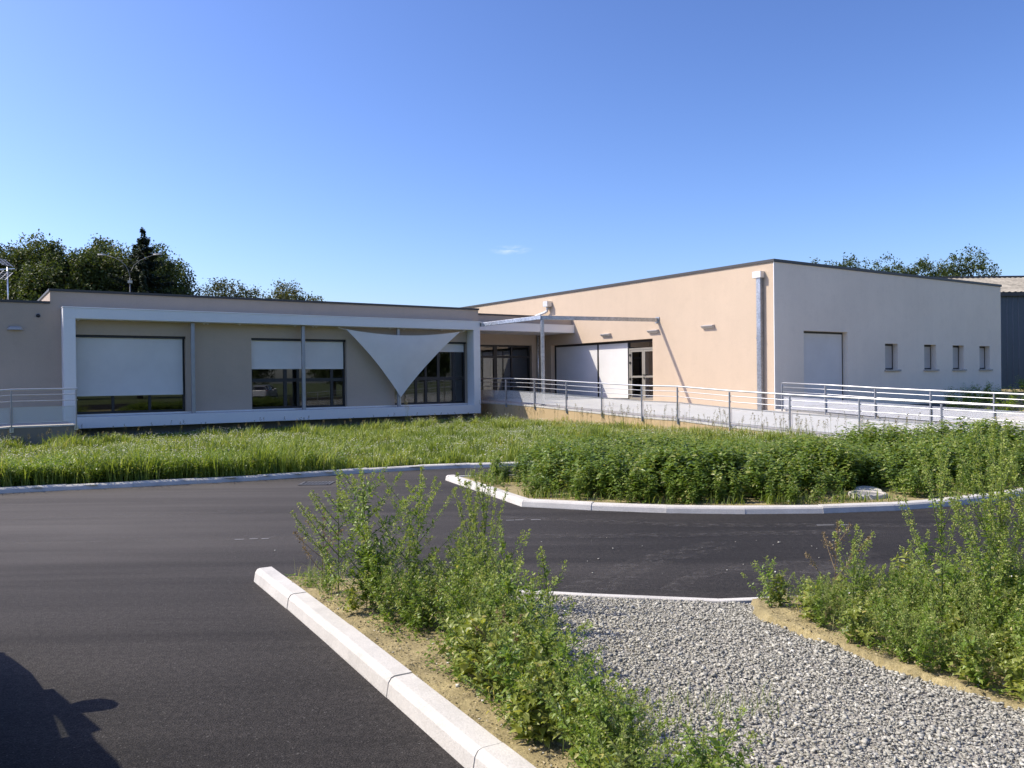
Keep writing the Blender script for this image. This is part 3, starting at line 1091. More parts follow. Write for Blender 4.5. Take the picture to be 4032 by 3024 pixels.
WDEF = [
    dict(v=[(3.94, 4.02), (4.98, 5.06)], h=[(1.715, 1.83)], blind=1.35, lab='white blind lowered almost to the sill'),
    dict(v=[(9.26, 9.38), (9.72, 9.81), (10.94, 11.04)], h=[(1.715, 1.83)], blind=2.147, lab='white blind lowered halfway'),
    dict(v=[(14.26, 14.36), (14.68, 14.78), (15.22, 15.33), (15.89, 16.02)], h=[(1.71, 1.84)], blind=2.79, lab='white blind lowered a little'),
]
for (a0, a1, z0, z1), d in zip(WINS, WDEF):
    m = MB()
    e = 0.003
    xs = bar_frame(m, 'q', 27.385, 27.445, a0 + e, a1 - e, z0 + e, z1 - e, 0.065, d['v'], d['h'])
    w = m.build('window', M['frame'], wing)
    w['label'] = 'dark framed glazing with ' + d['lab']
    zs = [(z0 + 0.07, d['h'][0][0]), (d['h'][0][1], z1 - 0.07)]
    for (x0, x1) in xs:
        for (y0, y1) in zs:
            m = MB()
            m.quad((x0, 27.415, y0), (x1, 27.415, y0), (x1, 27.415, y1), (x0, 27.415, y1))
            m.build('pane', M['glass'], w)
    m = MB()
    m.box(a0 + 0.004, a1 - 0.004, 27.26, 27.384, z1 - 0.072, z1 - 0.004)
    m.build('blind_box', M['frame'], w)
    m = MB()
    nb = 14
    pts = []
    b0, b1 = a0 + 0.012, a1 - 0.075
    for j in range(7):
        z = (z1 - 0.075) + (d['blind'] + 0.02 - (z1 - 0.075)) * j / 6
        for i in range(nb + 1):
            x = b0 + (b1 - b0) * i / nb
            pts.append((x, 27.325 + 0.006 * math.sin(x * 5.1 + j) + 0.004 * math.sin(z * 7), z))
    fs = [(j * (nb + 1) + i, j * (nb + 1) + i + 1, (j + 1) * (nb + 1) + i + 1, (j + 1) * (nb + 1) + i) for j in range(6) for i in range(nb)]
    m.add(pts, fs)
    m.build('blind', M['blind'], w, smooth=True)
    m = MB()
    m.box(b0, b1, 27.312, 27.338, d['blind'], d['blind'] + 0.022)
    m.build('blind_bar', M['zinc'], w)

# portal frame
m = MB()
m.box(2.606, 16.745, 26.70, 27.197, 0.42, 0.75)
m.build('portal_sill', M['white'], wing, bevel=0.006)
m = MB()
m.box(2.606, 16.745, 26.70, 27.197, 3.62, 3.925)
m.build('portal_head', M['white'], wing, bevel=0.006)
m = MB()
m.box(2.594, 16.757, 26.685, 27.198, 3.925, 3.955)
m.build('portal_flashing', M['white'], wing, bevel=0.004)
for a, b in ((2.606, 2.925), (16.45, 16.745)):
    m = MB()
    m.box(a, b, 26.70, 27.197, 0.75, 3.62)
    m.build('portal_pillar', M['white'], wing, bevel=0.006)
m = MB()
m.box(2.93, 16.45, 27.198, 27.384, 0.76, 0.812)
m.build('threshold', M['zinc'], wing)
for c in (6.222, 9.808, 13.375):
    m = MB()
    m.box(c - 0.056, c + 0.056, 26.90, 27.01, 0.752, 3.618)
    col = m.build('column', M['post'], wing, bevel=0.01)
    m = MB()
    m.box(c - 0.09, c + 0.09, 26.865, 27.045, 0.751, 0.765)
    m.build('base_plate', M['galv'], col)
ring = MB()
path = [(0.026 * math.cos(k * math.pi / 5), 0, 0.026 * math.sin(k * math.pi / 5)) for k in range(11)]
ring.tube(path, 0.0085, 6, caps=False)
ring.box(-0.03, 0.03, -0.02, 0.02, 0.027, 0.034)
ring_me = None
for i, (p_, z_, flip) in enumerate([(p, 3.585, 0) for p in (3.0, 6.53, 6.645, 7.64, 9.47, 10.10, 10.216, 11.03, 12.976, 13.534, 15.10, 16.07)] + [(p, 0.788, 1) for p in (8.09, 10.547, 11.078, 15.098)]):
    if ring_me is None:
        oo = ring.build('eye_bolt', M['zinc'], None)
        ROOT.pop(oo.name, None)
        ring_me = oo.data
    else:
        oo = link(bpy.data.objects.new('eye_bolt', ring_me))
    oo.parent = wing
    oo.matrix_parent_inverse = Matrix.Identity(4)
    loc = Vector((p_ - 9.6, 26.77 - 27.2, z_))
    oo.matrix_basis = Matrix.Translation(loc) @ (Matrix.Rotation(math.pi, 4, 'X') if flip else Matrix.Identity(4))

# shade sail
t = thing('shade_sail', 'pale triangular shade sail stretched across the white box frame', 'shade sail', (13.40, 26.86, 1.117))
A_, B_, C_ = Vector((11.315, 26.78, 3.515)), Vector((15.873, 26.78, 3.53)), Vector((13.40, 26.845, 1.117))
n = 18
vs, idx = [], {}
for i in range(n + 1):
    for j in range(n + 1 - i):
        u, v = i / n, j / n
        w_ = 1 - u - v
        P_ = A_ * u + B_ * v + C_ * w_
        cen = (A_ + B_ + C_) / 3
        # concave hems
        P_ += (C_ - (A_ + B_) / 2) * (4 * u * v * (1 - w_) ** 0 * max(0, 1 - 2.2 * w_)) * 0.075
        P_ += (B_ - (A_ + C_) / 2) * (4 * u * w_ * max(0, 1 - 2.2 * v)) * 0.030
        P_ += (A_ - (B_ + C_) / 2) * (4 * v * w_ * max(0, 1 - 2.2 * u)) * 0.030
        P_.y -= 27 * u * v * w_ * 0.05 + 0.012 * math.sin(14 * u - 9 * v) * w_
        idx[i, j] = len(vs)
        vs.append(tuple(P_))
fs = []
for i in range(n):
    for j in range(n - i):
        fs.append((idx[i, j], idx[i + 1, j], idx[i, j + 1]))
        if j < n - i - 1:
            fs.append((idx[i + 1, j], idx[i + 1, j + 1], idx[i, j + 1]))
m = MB()
m.add(vs, fs)
m.build('cloth', M['sail'], t, smooth=True)
for key in ([(i, n - i) for i in range(n + 1)], [(i, 0) for i in range(n + 1)], [(0, j) for j in range(n + 1)]):
    m = MB()
    m.tube([vs[idx[k]] for k in key], 0.012, 6)
    m.build('hem', M['sail'], t, smooth=True)
for a, b in ((A_, (11.03, 26.77, 3.565)), (B_, (16.07, 26.77, 3.56)), (C_, (13.40, 26.84, 0.78))):
    m = MB()
    m.tube([tuple(a), tuple(a.lerp(Vector(b), 0.5) - Vector((0, 0, 0.015))), b], 0.008, 5)
    m.build('rope', M['zinc'], t)

# ------------------------------------------------------------------ entrance link
lk = thing('entrance_link', 'recessed glazed entrance link between the wing and the tall hall', 'building', (20.1, 31.2, 0))
m = MB()
m.wall('q', 29.15, 16.985, 23.195, 3.842, 4.43, 0.2)
m.wall('q', 31.2, 16.985, 23.195, 0.3, 3.775, 0.25, [(17.35, 22.42, 0.80, 3.29)])
m.build('wall', M['shaded_peach_render'], lk)  # darker render colour carries the deep shade under the canopy
m = MB()
m.box(17.015, 23.196, 29.12, 29.42, 4.43, 4.50)
m.build('coping', M['coping'], lk)
m = MB()
m.box(16.99, 23.19, 29.16, 36, 4.15, 4.25)
m.build('roof', M['base'], lk)
m = MB()
m.box(16.99, 23.194, 28.95, 29.148, 3.775, 4.10)
f_ = m.build('fascia', M['white'], lk, bevel=0.006)
m = MB()
m.box(16.99, 23.194, 28.935, 29.147, 4.10, 4.13)
m.build('flashing', M['white'], lk)
m = MB()
m.box(16.99, 23.193, 29.15, 31.45, 3.777, 3.84)
m.build('soffit', M['white'], lk)
m = MB()
room(m, 17.0, 23.18, 31.452, 36.0, 0.79, 3.6, 'q0')
m.build('interior', M['room'], lk)
m = MB()
xs = bar_frame(m, 'q', 31.36, 31.44, 17.353, 22.417, 0.803, 3.287, 0.075, [(18.9, 19.0), (20.38, 20.57), (21.34, 21.42)], [(2.70, 2.80)])
w = m.build('glazing', M['frame'], lk)
for (x0, x1) in xs:
    for y0, y1 in ((0.88, 2.70), (2.80, 3.21)):
        m = MB()
        m.quad((x0, 31.40, y0), (x1, 31.40, y0), (x1, 31.40, y1), (x0, 31.40, y1))
        m.build('pane', M['glass'], w)
for k in (18.2, 20.3, 22.1):
    m = MB()
    m.loft([[(k + r_ * math.cos(a * math.pi / 6), 30.2 + r_ * math.sin(a * math.pi / 6), z_) for a in range(12)] for r_, z_ in ((0.07, 3.76), (0.07, 3.776))])
    m.build('soffit_spot', M['zinc'], lk)
m = MB()
m.tube([(22.72, 31.12, 3.77), (22.72, 31.12, 0.84)], 0.05, 10)
m.build('downpipe', M['galvl'], lk, smooth=True)
m = MB()
m.tube([(22.90, 31.13, 3.77), (22.90, 31.13, 0.84)], 0.035, 10)
m.build('downpipe', M['galvl'], lk, smooth=True)

# ------------------------------------------------------------------ tall hall on the right
hall = thing('hall', 'tall peach and pale grey rendered hall with dark roof edge', 'building', (28, 25, 0))
m = MB()
m.wall('p', 23.2, 18.076, 42, 0.25, 5.63, 0.25, [(23.97, 30.75, 0.80, 3.285)])
m.build('sunlit_wall', M['peach'], hall)
F3 = [(24.8, 27.4, 0.60, 3.31)] + [(a, b, 1.92, 2.933) for a, b in ((29.84, 30.73), (32.64, 33.548), (34.86, 35.775), (37.10, 38.025))]
m = MB()
m.wall('q', 18.06, 23.452, 39.03, 0.52, 5.625, 0.26, F3)
m.box(23.216, 23.4515, 18.06, 18.0755, 0.52, 5.625)
m.build('shaded_wall', M['pale'], hall)
m = MB()
m.box(23.192, 23.2155, 18.052, 18.0755, 0.5, 5.627)
m.build('corner_bead', M['white'], hall)
m = MB()
m.wall('p', 38.78, 18.32, 42, 0.2, 5.62, 0.25)
m.wall('q', 41.75, 23.45, 38.78, 0.2, 5.62, 0.25)
m.build('rear_wall', M['pale'], hall)
m = MB()
m.box(23.47, 39.0, 18.1, 18.3, -0.1, 0.519)
m.build('plinth', M['base'], hall)
m = MB()
m.box(23.16, 23.48, 18.02, 42.03, 5.63, 5.725)
m.build('coping', M['coping'], hall)
m = MB()
m.box(23.481, 39.07, 18.02, 18.36, 5.63, 5.725)
m.box(38.75, 39.07, 18.361, 42.03, 5.63, 5.725)
m.build('coping', M['coping'], hall)
m = MB()
m.box(23.46, 38.77, 18.33, 41.7, 5.3, 5.4)
m.build('roof', M['base'], hall)
m = MB()
room(m, 23.56, 30.0, 18.6, 31.0, 0.79, 3.6, 'p0')
m.build('interior', M['room'], hall)
# glazed front behind blinds, and double door
m = MB()
P0, P1 = 23.42, 23.50
m.box(P0, P1, 23.972, 30.748, 3.19, 3.283)
m.box(P0, P1, 30.65, 30.748, 0.802, 3.19)
m.box(P0, P1, 27.575, 27.66, 0.802, 3.19)
m.box(P0, P1, 25.605, 25.685, 0.802, 3.19)
m.box(P0 + 0.01, P1, 25.685, 30.65, 0.802, 0.86)
gl = m.build('glazing', M['frame'], hall)
gl['label'] = 'wide dark framed glazing covered by two white blinds'
for a, b in ((25.685, 27.575), (27.66, 30.65)):
    m = MB()
    m.quad((23.48, a, 0.86), (23.48, b, 0.86), (23.48, b, 3.19), (23.48, a, 3.19))
    m.build('pane', M['glass'], gl)
    m = MB()
    nb = 30
    pts = []
    for j in range(9):
        z = 3.188 + (0.83 - 3.188) * j / 8
        for i in range(nb + 1):
            y = a + 0.01 + (b - a - 0.02) * i / nb
            fold = 0.010 * math.sin((y - a) * 9 - (3.2 - z) * 1.9) * (j / 8) * (1.0 if a > 26 else 0.3) * max(0, (y - a) / (b - a))
            pts.append((23.435 + fold, y, z))
    m.add(pts, [(j * (nb + 1) + i, j * (nb + 1) + i + 1, (j + 1) * (nb + 1) + i + 1, (j + 1) * (nb + 1) + i) for j in range(8) for i in range(nb)])
    m.build('blind', M['blind'], gl, smooth=True)
m = MB()
m.box(P0, P1, 23.972, 24.03, 0.802, 2.88)
m.box(P0, P1, 25.545, 25.604, 0.802, 2.88)
m.box(P0, P1, 23.972, 25.604, 2.88, 2.95)
dr = m.build('door_frame', M['taupe'], hall)
dr['label'] = 'taupe framed glazed double door'
m = MB()
m.quad((23.47, 23.975, 2.95), (23.47, 25.604, 2.95), (23.47, 25.604, 3.19), (23.47, 23.975, 3.19))
m.build('transom_pane', M['glass'], dr)
for a, b in ((24.035, 24.745), (24.752, 25.54)):
    m = MB()
    bar_frame(m, 'p', 23.43, 23.48, a, b, 0.81, 2.875, 0.085, [], [(1.72, 1.80)])
    lf = m.build('door_leaf', M['taupe'], dr)
    for y0, y1 in ((0.895, 1.72), (1.80, 2.79)):
        m = MB()
        m.quad((23.455, a + 0.085, y0), (23.455, b - 0.085, y0), (23.455, b - 0.085, y1), (23.455, a + 0.085, y1))
        m.build('pane', M['glass'], dr)
for z in (0.95, 1.62, 2.30, 2.62):
    m = MB()
    m.box(23.405, 23.435, 25.50, 25.58, z, z + 0.09)
    m.build('hinge', M['black'], dr)
m = MB()
m.beam((23.40, 24.78, 1.84), (23.40, 24.62, 1.84), 0.022, 0.022)
m.beam((23.43, 24.78, 1.84), (23.395, 24.78, 1.84), 0.02, 0.02)
m.beam((23.40, 24.72, 1.70), (23.43, 24.72, 1.70), 0.05, 0.07)
m.build('handle', M['black'], dr)
# shaded side: big blind opening and four small windows
m = MB()
bar_frame(m, 'q', 18.265, 18.315, 24.803, 27.397, 0.603, 3.307, 0.075)
w = m.build('side_glazing', M['frame'], hall)
m = MB()
m.quad((24.88, 18.25, 0.66), (27.32, 18.25, 0.66), (27.32, 18.25, 3.235), (24.88, 18.25, 3.235))
m.build('blind', M['blind'], w)
m = MB()
m.quad((24.88, 18.30, 0.68), (27.32, 18.30, 0.68), (27.32, 18.30, 3.23), (24.88, 18.30, 3.23))
m.build('pane', M['glass'], w)
for a, b, z0, z1 in F3[1:]:
    m = MB()
    bar_frame(m, 'q', 18.275, 18.316, a + 0.003, b - 0.003, z0 + 0.003, z1 - 0.003, 0.075)
    w = m.build('small_window', M['frame'], hall)
    m = MB()
    m.quad((a + 0.08, 18.268, z0 + 0.06), (b - 0.08, 18.27, z0 + 0.06), (b - 0.08, 18.27, z1 - 0.078), (a + 0.08, 18.27, z1 - 0.078))
    m.build('blind', M['lamp'], w)
    m = MB()
    m.quad((a + 0.078, 18.29, z0 + 0.078), (b - 0.078, 18.29, z0 + 0.078), (b - 0.078, 18.29, z1 - 0.078), (a + 0.078, 18.29, z1 - 0.078))
    m.build('pane', M['glass'], w)
    m = MB()
    m.box(a - 0.06, b + 0.13, 17.99, 18.26, z0 - 0.07, z0 - 0.002)
    m.build('sill', M['concrete'], w, bevel=0.006)

# rainwater pipes on the hall
t = thing('square_downpipe', 'square galvanised downpipe with box hopper near the hall corner', 'downpipe', (23.1, 18.6, 0.45))
m = MB()
m.box(23.035, 23.198, 18.50, 18.69, 0.40, 5.12)
m.build('pipe', M['galv'], t, bevel=0.012)
m = MB()
m.box(23.028, 23.197, 18.492, 18.698, 3.02, 3.08)
m.box(23.028, 23.197, 18.492, 18.698, 0.72, 0.78)
m.build('collar', M['galv'], t)
m = MB()
m.box(22.98, 23.198, 18.44, 18.80, 5.12, 5.35)
m.build('hopper', M['zinc'], t, bevel=0.008)
t = thing('bent_downpipe', 'small white hopper with bent pipe high on the sunlit hall wall', 'downpipe', (23.1, 30.8, 4.6))
m = MB()
m.box(22.90, 23.198, 30.60, 30.94, 5.09, 5.35)
m.build('hopper', M['zinc'], t, bevel=0.008)
m = MB()
m.tube([(23.07, 30.80, 5.10), (23.07, 30.80, 4.98), (23.06, 30.83, 4.90), (23.04, 30.95, 4.84), (22.9, 31.8, 4.66), (22.8, 32.4, 4.45), (22.8, 32.4, 4.24)], 0.062, 12)
m.build('pipe', M['zinc'], t, smooth=True)
m = MB()
m.tube([(23.07, 30.80, 5.01), (23.07, 30.80, 4.97)], 0.075, 12)
m.build('collar', M['zinc'], t, smooth=True)
wall_lamp_body('wall_lamp', 'wedge wall lamp above the white blinds, farthest along the sunlit hall wall', (23.2, 26.76, 3.635), 0.56, 'p', 0.14, 'wedge lamps on the hall')
wall_lamp_body('wall_lamp', 'wedge wall lamp beside the steel beam end, above the glazed double door', (23.2, 23.88, 3.635), 0.56, 'p', 0.14, 'wedge lamps on the hall')
wall_lamp_body('wall_lamp', 'wedge wall lamp on bare sunlit wall between beam and square downpipe', (23.2, 21.0, 3.65), 0.56, 'p', 0.14, 'wedge lamps on the hall')

# ------------------------------------------------------------------ ramp, deck, steel shade frame, railings
DECK = [(31.2, 0.795), (28.0, 0.795), (26.0, 0.795), (24.1, 0.745), (22.2, 0.664), (20.4, 0.59), (18.5, 0.515), (17.0, 0.49), (15.0, 0.37), (13.1, 0.285), (11.2, 0.215),
        (9.3, 0.145), (7.6, 0.09), (5.5, 0.03)]


def deck_z(q, p=17.45):
    qs = [d[0] for d in DECK][::-1]
    zs = [d[1] for d in DECK][::-1]
    return float(np.interp(q, qs, zs)) + max(0, (p - 17.45)) * 0.006


t = thing('access_ramp', 'long pale concrete ramp with ochre side wall rising to the hall entrance', 'ramp', (17.45, 18, 0))
mt, ms, mw, mw2 = MB(), MB(), MB(), MB()
qs = [d[0] for d in DECK if d[0] <= 31.2]
for a, b in zip(qs, qs[1:]):
    pe = 23.195
    mt.add([(17.46, a, deck_z(a)), (pe, a, deck_z(a, pe)), (pe, b, deck_z(b, pe)), (17.46, b, deck_z(b))], [(0, 1, 2, 3)])
    # pale edge band and ochre wall below
    ms.add([(17.44, a, deck_z(a) + 0.006), (17.44, b, deck_z(b) + 0.006), (17.44, b, deck_z(b) - 0.05), (17.44, a, deck_z(a) - 0.05),
            (17.62, a, deck_z(a) + 0.006), (17.62, b, deck_z(b) + 0.006)], [(0, 1, 2, 3), (0, 4, 5, 1)])
    mw.add([(17.455, a, deck_z(a) - 0.048), (17.455, b, deck_z(b) - 0.048), (17.455, b, -0.1), (17.455, a, -0.1)], [(0, 1, 2, 3)])
    mw2.add([(pe, a, deck_z(a, pe) - 0.002), (pe, b, deck_z(b, pe) - 0.002), (pe, b, -0.1), (pe, a, -0.1)], [(0, 1, 2, 3)])
mt.build('deck', M['concrete'], t)
ms.build('edge_band', M['kerb'], t)
mw.build('side_wall', M['ochre'], t)
mw2.build('rear_side_wall', M['ochre'], t)
m = MB()
for a, b in zip([18.0, 17.0, 15.0, 13.1, 11.2, 9.3], [17.0, 15.0, 13.1, 11.2, 9.3, 7.6]):
    m.add([(23.10, a, deck_z(a, 23.1) + 0.05), (23.22, a, deck_z(a, 23.1) + 0.05), (23.22, b, deck_z(b, 23.1) + 0.05), (23.10, b, deck_z(b, 23.1) + 0.05),
           (23.10, a, deck_z(a, 23.1) - 0.05), (23.10, b, deck_z(b, 23.1) - 0.05)], [(0, 1, 2, 3), (0, 3, 5, 4)])
m.build('rear_kerb', M['kerb'], t)

t = thing('steel_pergola', 'galvanised steel post with two beams reaching the wing and the hall', 'steel frame', (17.80, 24.10, 0.745))
PX, PQ_ = 17.80, 24.10
m = MB()
m.box(PX - 0.055, PX + 0.055, PQ_ - 0.055, PQ_ + 0.055, 0.76, 3.88)
m.build('post', M['galv'], t, bevel=0.012)
m = MB()
m.box(PX - 0.11, PX + 0.11, PQ_ - 0.11, PQ_ + 0.11, 0.748, 0.768)
m.build('base_plate', M['galv'], t)
m = MB()
m.beam((PX - 0.03, PQ_ + 0.02, 3.955), (23.19, 23.66, 4.01), 0.09, 0.145)
m.build('beam', M['galv'], t, bevel=0.01)
m = MB()
m.beam((PX - 0.045, PQ_ - 0.0, 3.957), (16.88, 26.66, 3.835), 0.09, 0.145)
m.build('beam', M['galvl'], t, bevel=0.01)
m = MB()
m.box(16.76, 16.90, 26.60, 26.78, 3.76, 3.90)
m.build('bracket', M['galv'], t)
m = MB()
m.box(23.17, 23.199, 23.56, 23.76, 3.90, 4.12)
m.build('wall_plate', M['galv'], t)
m = MB()
m.tube([(23.05 + 0.0 * k, 23.66 + 0.03 * math.cos(k * math.pi / 5), 3.885 + 0.03 * math.sin(k * math.pi / 5)) for k in range(11)], 0.009, 6, caps=False)
m.build('eye_bolt', M['zinc'], t)


def railing(name, label, axis, const, posts, zf, ends, out=-1, foot=0.13, perf_from=None):
    """posts: positions along the run; zf(a) deck height; ends = (a0, a1); out = outward side of the deck edge"""
    mid = sum(ends) / 2
    base = (const, mid, zf(mid)) if axis == 'q' else (mid, const, zf(mid))
    t = thing(name, label, 'railing', base)
    P = (lambda a, d, z: (const + d * out, a, z)) if axis == 'q' else (lambda a, d, z: (a, const + d * out, z))
    a0, a1 = ends
    lo, hi = min(ends), max(ends)
    stat = sorted({lo, hi} | {x for x in posts if lo < x < hi})
    for h, r_, nm in ((0.955, 0.021, 'handrail'), (0.812, 0.0105, 'rail'), (0.655, 0.0105, 'rail')):
        m = MB()
        m.tube([P(a, 0.0, zf(a) + h) for a in stat], r_, 8)
        m.build(nm, M['rail'], t, smooth=True)
    for a in posts:
        m = MB()
        z = zf(a)
        dq = 0.016
        if axis == 'q':
            m.box(min(const + 0.006 * out, const + 0.05 * out), max(const + 0.006 * out, const + 0.05 * out), a - dq, a + dq, z - foot, z + 0.925)
        else:
            m.box(a - dq, a + dq, min(const + 0.006 * out, const + 0.05 * out), max(const + 0.006 * out, const + 0.05 * out), z - foot, z + 0.925)
        po = m.build('post', M['post'], t, bevel=0.004)
        m = MB()
        if axis == 'q':
            m.box(min(const, const + 0.006 * out), max(const, const + 0.006 * out), a - 0.045, a + 0.045, z - foot - 0.02, z - 0.02)
        else:
            m.box(a - 0.045, a + 0.045, min(const, const + 0.006 * out), max(const, const + 0.006 * out), z - foot - 0.02, z - 0.02)
        m.build('foot_plate', M['galvl'], po)
    st = sorted({lo, hi} | {x for x in posts})
    for x0, x1 in zip(st, st[1:]):
        if x1 - x0 < 0.2:
            continue
        m = MB()
        b0, b1 = x0 + 0.03, x1 - 0.03
        q_ = [P(b0, -0.004, zf(b0) + 0.10), P(b1, -0.004, zf(b1) + 0.10), P(b1, -0.004, zf(b1) + 0.49), P(b0, -0.004, zf(b0) + 0.49)]
        m.quad(*q_, uv=[(b0 + 50, 10.0), (b1 + 50, 10.0), (b1 + 50, 10.39), (b0 + 50, 10.39)])
        pn = m.build('perforated_panel', M['perf'], t)
        m = MB()
        m.beam(P(b0, 0.002, zf(b0) + 0.495), P(b1, 0.002, zf(b1) + 0.495), 0.02, 0.012)
        m.beam(P(b0, 0.002, zf(b0) + 0.095), P(b1, 0.002, zf(b1) + 0.095), 0.02, 0.012)
        m.build('panel_edge', M['rail'], pn)
    return t


railing('ramp_railing', 'long galvanised railing along the front of the ramp with perforated panels', 'q', 17.44,
        [25.97, 24.11, 22.24, 20.37, 18.49, 16.99, 15.05, 13.11, 11.19, 9.27, 7.35], lambda a: deck_z(a), (27.9, 6.2))
railing('ramp_rear_railing', 'rear galvanised railing of the ramp running past the shaded hall wall', 'q', 23.02,
        [17.62, 15.96, 14.255, 12.555, 10.83, 9.1, 7.4], lambda a: deck_z(a, 23.05) + 0.0, (17.62, 6.2), out=-1, foot=0.0)

# small landing ramp in front of the low wing
t = thing('side_landing', 'small raised concrete landing with shade-darkened side wall at the far left', 'ramp', (0, 24.6, 0))


def land_z(a):
    return float(np.interp(a, [-7, -2, 1.15, 2.7], [0.2, 0.40, 0.637, 0.640]))


m, m2, m3 = MB(), MB(), MB()
st = [-7, -2, 1.15, 2.66]
for a, b in zip(st, st[1:]):
    m.add([(a, 24.41, land_z(a)), (b, 24.41, land_z(b)), (b, 27.195, land_z(b)), (a, 27.195, land_z(a))], [(0, 1, 2, 3)])
    m2.add([(a, 24.395, land_z(a) + 0.012), (b, 24.395, land_z(b) + 0.012), (b, 24.395, land_z(b) - 0.03), (a, 24.395, land_z(a) - 0.03), (a, 24.48, land_z(a) + 0.012), (b, 24.48, land_z(b) + 0.012)],
           [(0, 1, 2, 3), (0, 1, 5, 4)])
    m3.add([(a, 24.41, -0.1), (b, 24.41, -0.1), (b, 24.41, land_z(b) - 0.028), (a, 24.41, land_z(a) - 0.028)], [(0, 1, 2, 3)])
m3.add([(2.66, 24.41, -0.1), (2.66, 26.69, -0.1), (2.66, 26.69, 0.638), (2.66, 24.41, 0.638)], [(0, 1, 2, 3)])
m.build('deck', M['concrete'], t)
m2.build('edge_band', M['kerb'], t)
m3.build('side_wall', M['shaded_ochre'], t)
railing('landing_railing', 'short galvanised railing in front of the shaded low wing at far left', 'p', 24.39, [2.655, 1.19, -0.35, -2.0, -3.8], land_z, (2.70, -4.5), foot=0.12)

# ------------------------------------------------------------------ vegetation helpers
def unit(a):
    return a / np.maximum(np.linalg.norm(a, axis=-1, keepdims=True), 1e-9)


class Soup:
    """collects leaf-like pieces as numpy arrays"""

    def __init__(s):
        s.V, s.T, s.Q, s.A, s.n = [], [], [], [], 0

    def add(s, V, tris=None, quads=None, var=0.5):
        V = np.asarray(V, float).reshape(-1, 3)
        s.V.append(V)
        if tris is not None and len(tris):
            s.T.append(np.asarray(tris).reshape(-1, 3) + s.n)
        if quads is not None and len(quads):
            s.Q.append(np.asarray(quads).reshape(-1, 4) + s.n)
        s.A.append(np.broadcast_to(np.asarray(var, float), (len(V),)))
        s.n += len(V)

    def instance(s, tv, tt, tq, O, D, N, S, var):
        """template (x along D, y sideways, z along N) at many places"""
        O, D, N = np.asarray(O, float), unit(np.asarray(D, float)), np.asarray(N, float)
        T = unit(np.cross(N, D))
        N = np.cross(D, T)
        S = np.asarray(S, float)
        n, k = len(O), len(tv)
        V = O[:, None] + S[:, None, None] * (tv[None, :, 0:1] * D[:, None] + tv[None, :, 1:2] * T[:, None] + tv[None, :, 2:3] * N[:, None])
        off = (np.arange(n) * k)[:, None, None]
        s.add(V, (off + tt[None]) if tt is not None else None, (off + tq[None]) if tq is not None else None, np.repeat(var, k))

    def arrays(s):
        V = np.concatenate(s.V) if s.V else np.zeros((0, 3))
        F = []
        if s.T:
            F.append(np.concatenate(s.T))
        if s.Q:
            F.append(np.concatenate(s.Q))
        return V, F, np.concatenate(s.A) if s.A else np.zeros(0)

    def mesh(s, name, smooth=False):
        V, F, A = s.arrays()
        return np_mesh(name, V, F, A, smooth)


# leaf templates
def leaf_t(w, droop=0.22, fold=0.10, lobed=False):
    if lobed:
        pts = [(0, 0), (.32, 0), (.62, 0), (1, 0), (.16, .10 * w / .27), (.33, w), (.47, w * .62), (.60, w * .66), (.80, w * .30)]
    else:
        pts = [(0, 0), (.32, 0), (.66, 0), (1, 0), (.10, w * .45), (.32, w), (.50, w * .92), (.68, w * .62), (.86, w * .26)]
    v = []
    for x, y in pts:
        v.append((x, y, fold * y / w - droop * x * x))
    for x, y in pts[4:]:
        v.append((x, -y, fold * y / w - droop * x * x))
    t = [(0, 1, 4), (1, 5, 4), (1, 2, 6), (1, 6, 5), (2, 7, 6), (2, 3, 8), (2, 8, 7)]
    t2 = [(a, c, b) for a, b, c in [tuple(i + 5 if i >= 4 else i for i in f) for f in t]]
    return np.array(v), np.array(t + t2), None


LEAF_WEED = leaf_t(0.27, 0.2, 0.09, True)
LEAF_NETTLE = leaf_t(0.30, 0.30, 0.10)
_w = 0.30
LEAF_MID = (np.array([(0, 0, 0), (.45, 0, -.06), (1, 0, -.30), (.30, _w, .05), (.66, _w * .62, -.06), (.30, -_w, .05), (.66, -_w * .62, -.06)]),
            np.array([(0, 1, 3), (1, 4, 3), (1, 2, 4), (0, 5, 1), (1, 5, 6), (1, 6, 2)]), None)
# cheap leaf: folded diamond
LEAF_CHEAP = (np.array([(0, 0, 0), (.45, .30, .05), (1, 0, -.18), (.45, -.30, .05)]), np.array([(0, 2, 1), (0, 3, 2)]), None)
GRAIN = (np.array([(0, 0, 0), (.5, .35, .1), (1, 0, 0), (.5, -.35, .1)]), np.array([(0, 1, 2), (0, 2, 3)]), None)


def tube_np(soup, path, radii, var, n=4):
    path = np.asarray(path, float)
    m = len(path)
    t = unit(np.gradient(path, axis=0))
    ref = np.array([0.31, 0.77, 0.2])
    u = unit(np.cross(t, ref))
    w = np.cross(t, u)
    ang = np.arange(n) * 2 * np.pi / n
    ring = path[:, None] + (u[:, None] * np.cos(ang)[None, :, None] + w[:, None] * np.sin(ang)[None, :, None]) * np.asarray(radii)[:, None, None]
    q = []
    for i in range(m - 1):
        for k in range(n):
            q.append((i * n + k, i * n + (k + 1) % n, (i + 1) * n + (k + 1) % n, (i + 1) * n + k))
    soup.add(ring, None, np.array(q), var)


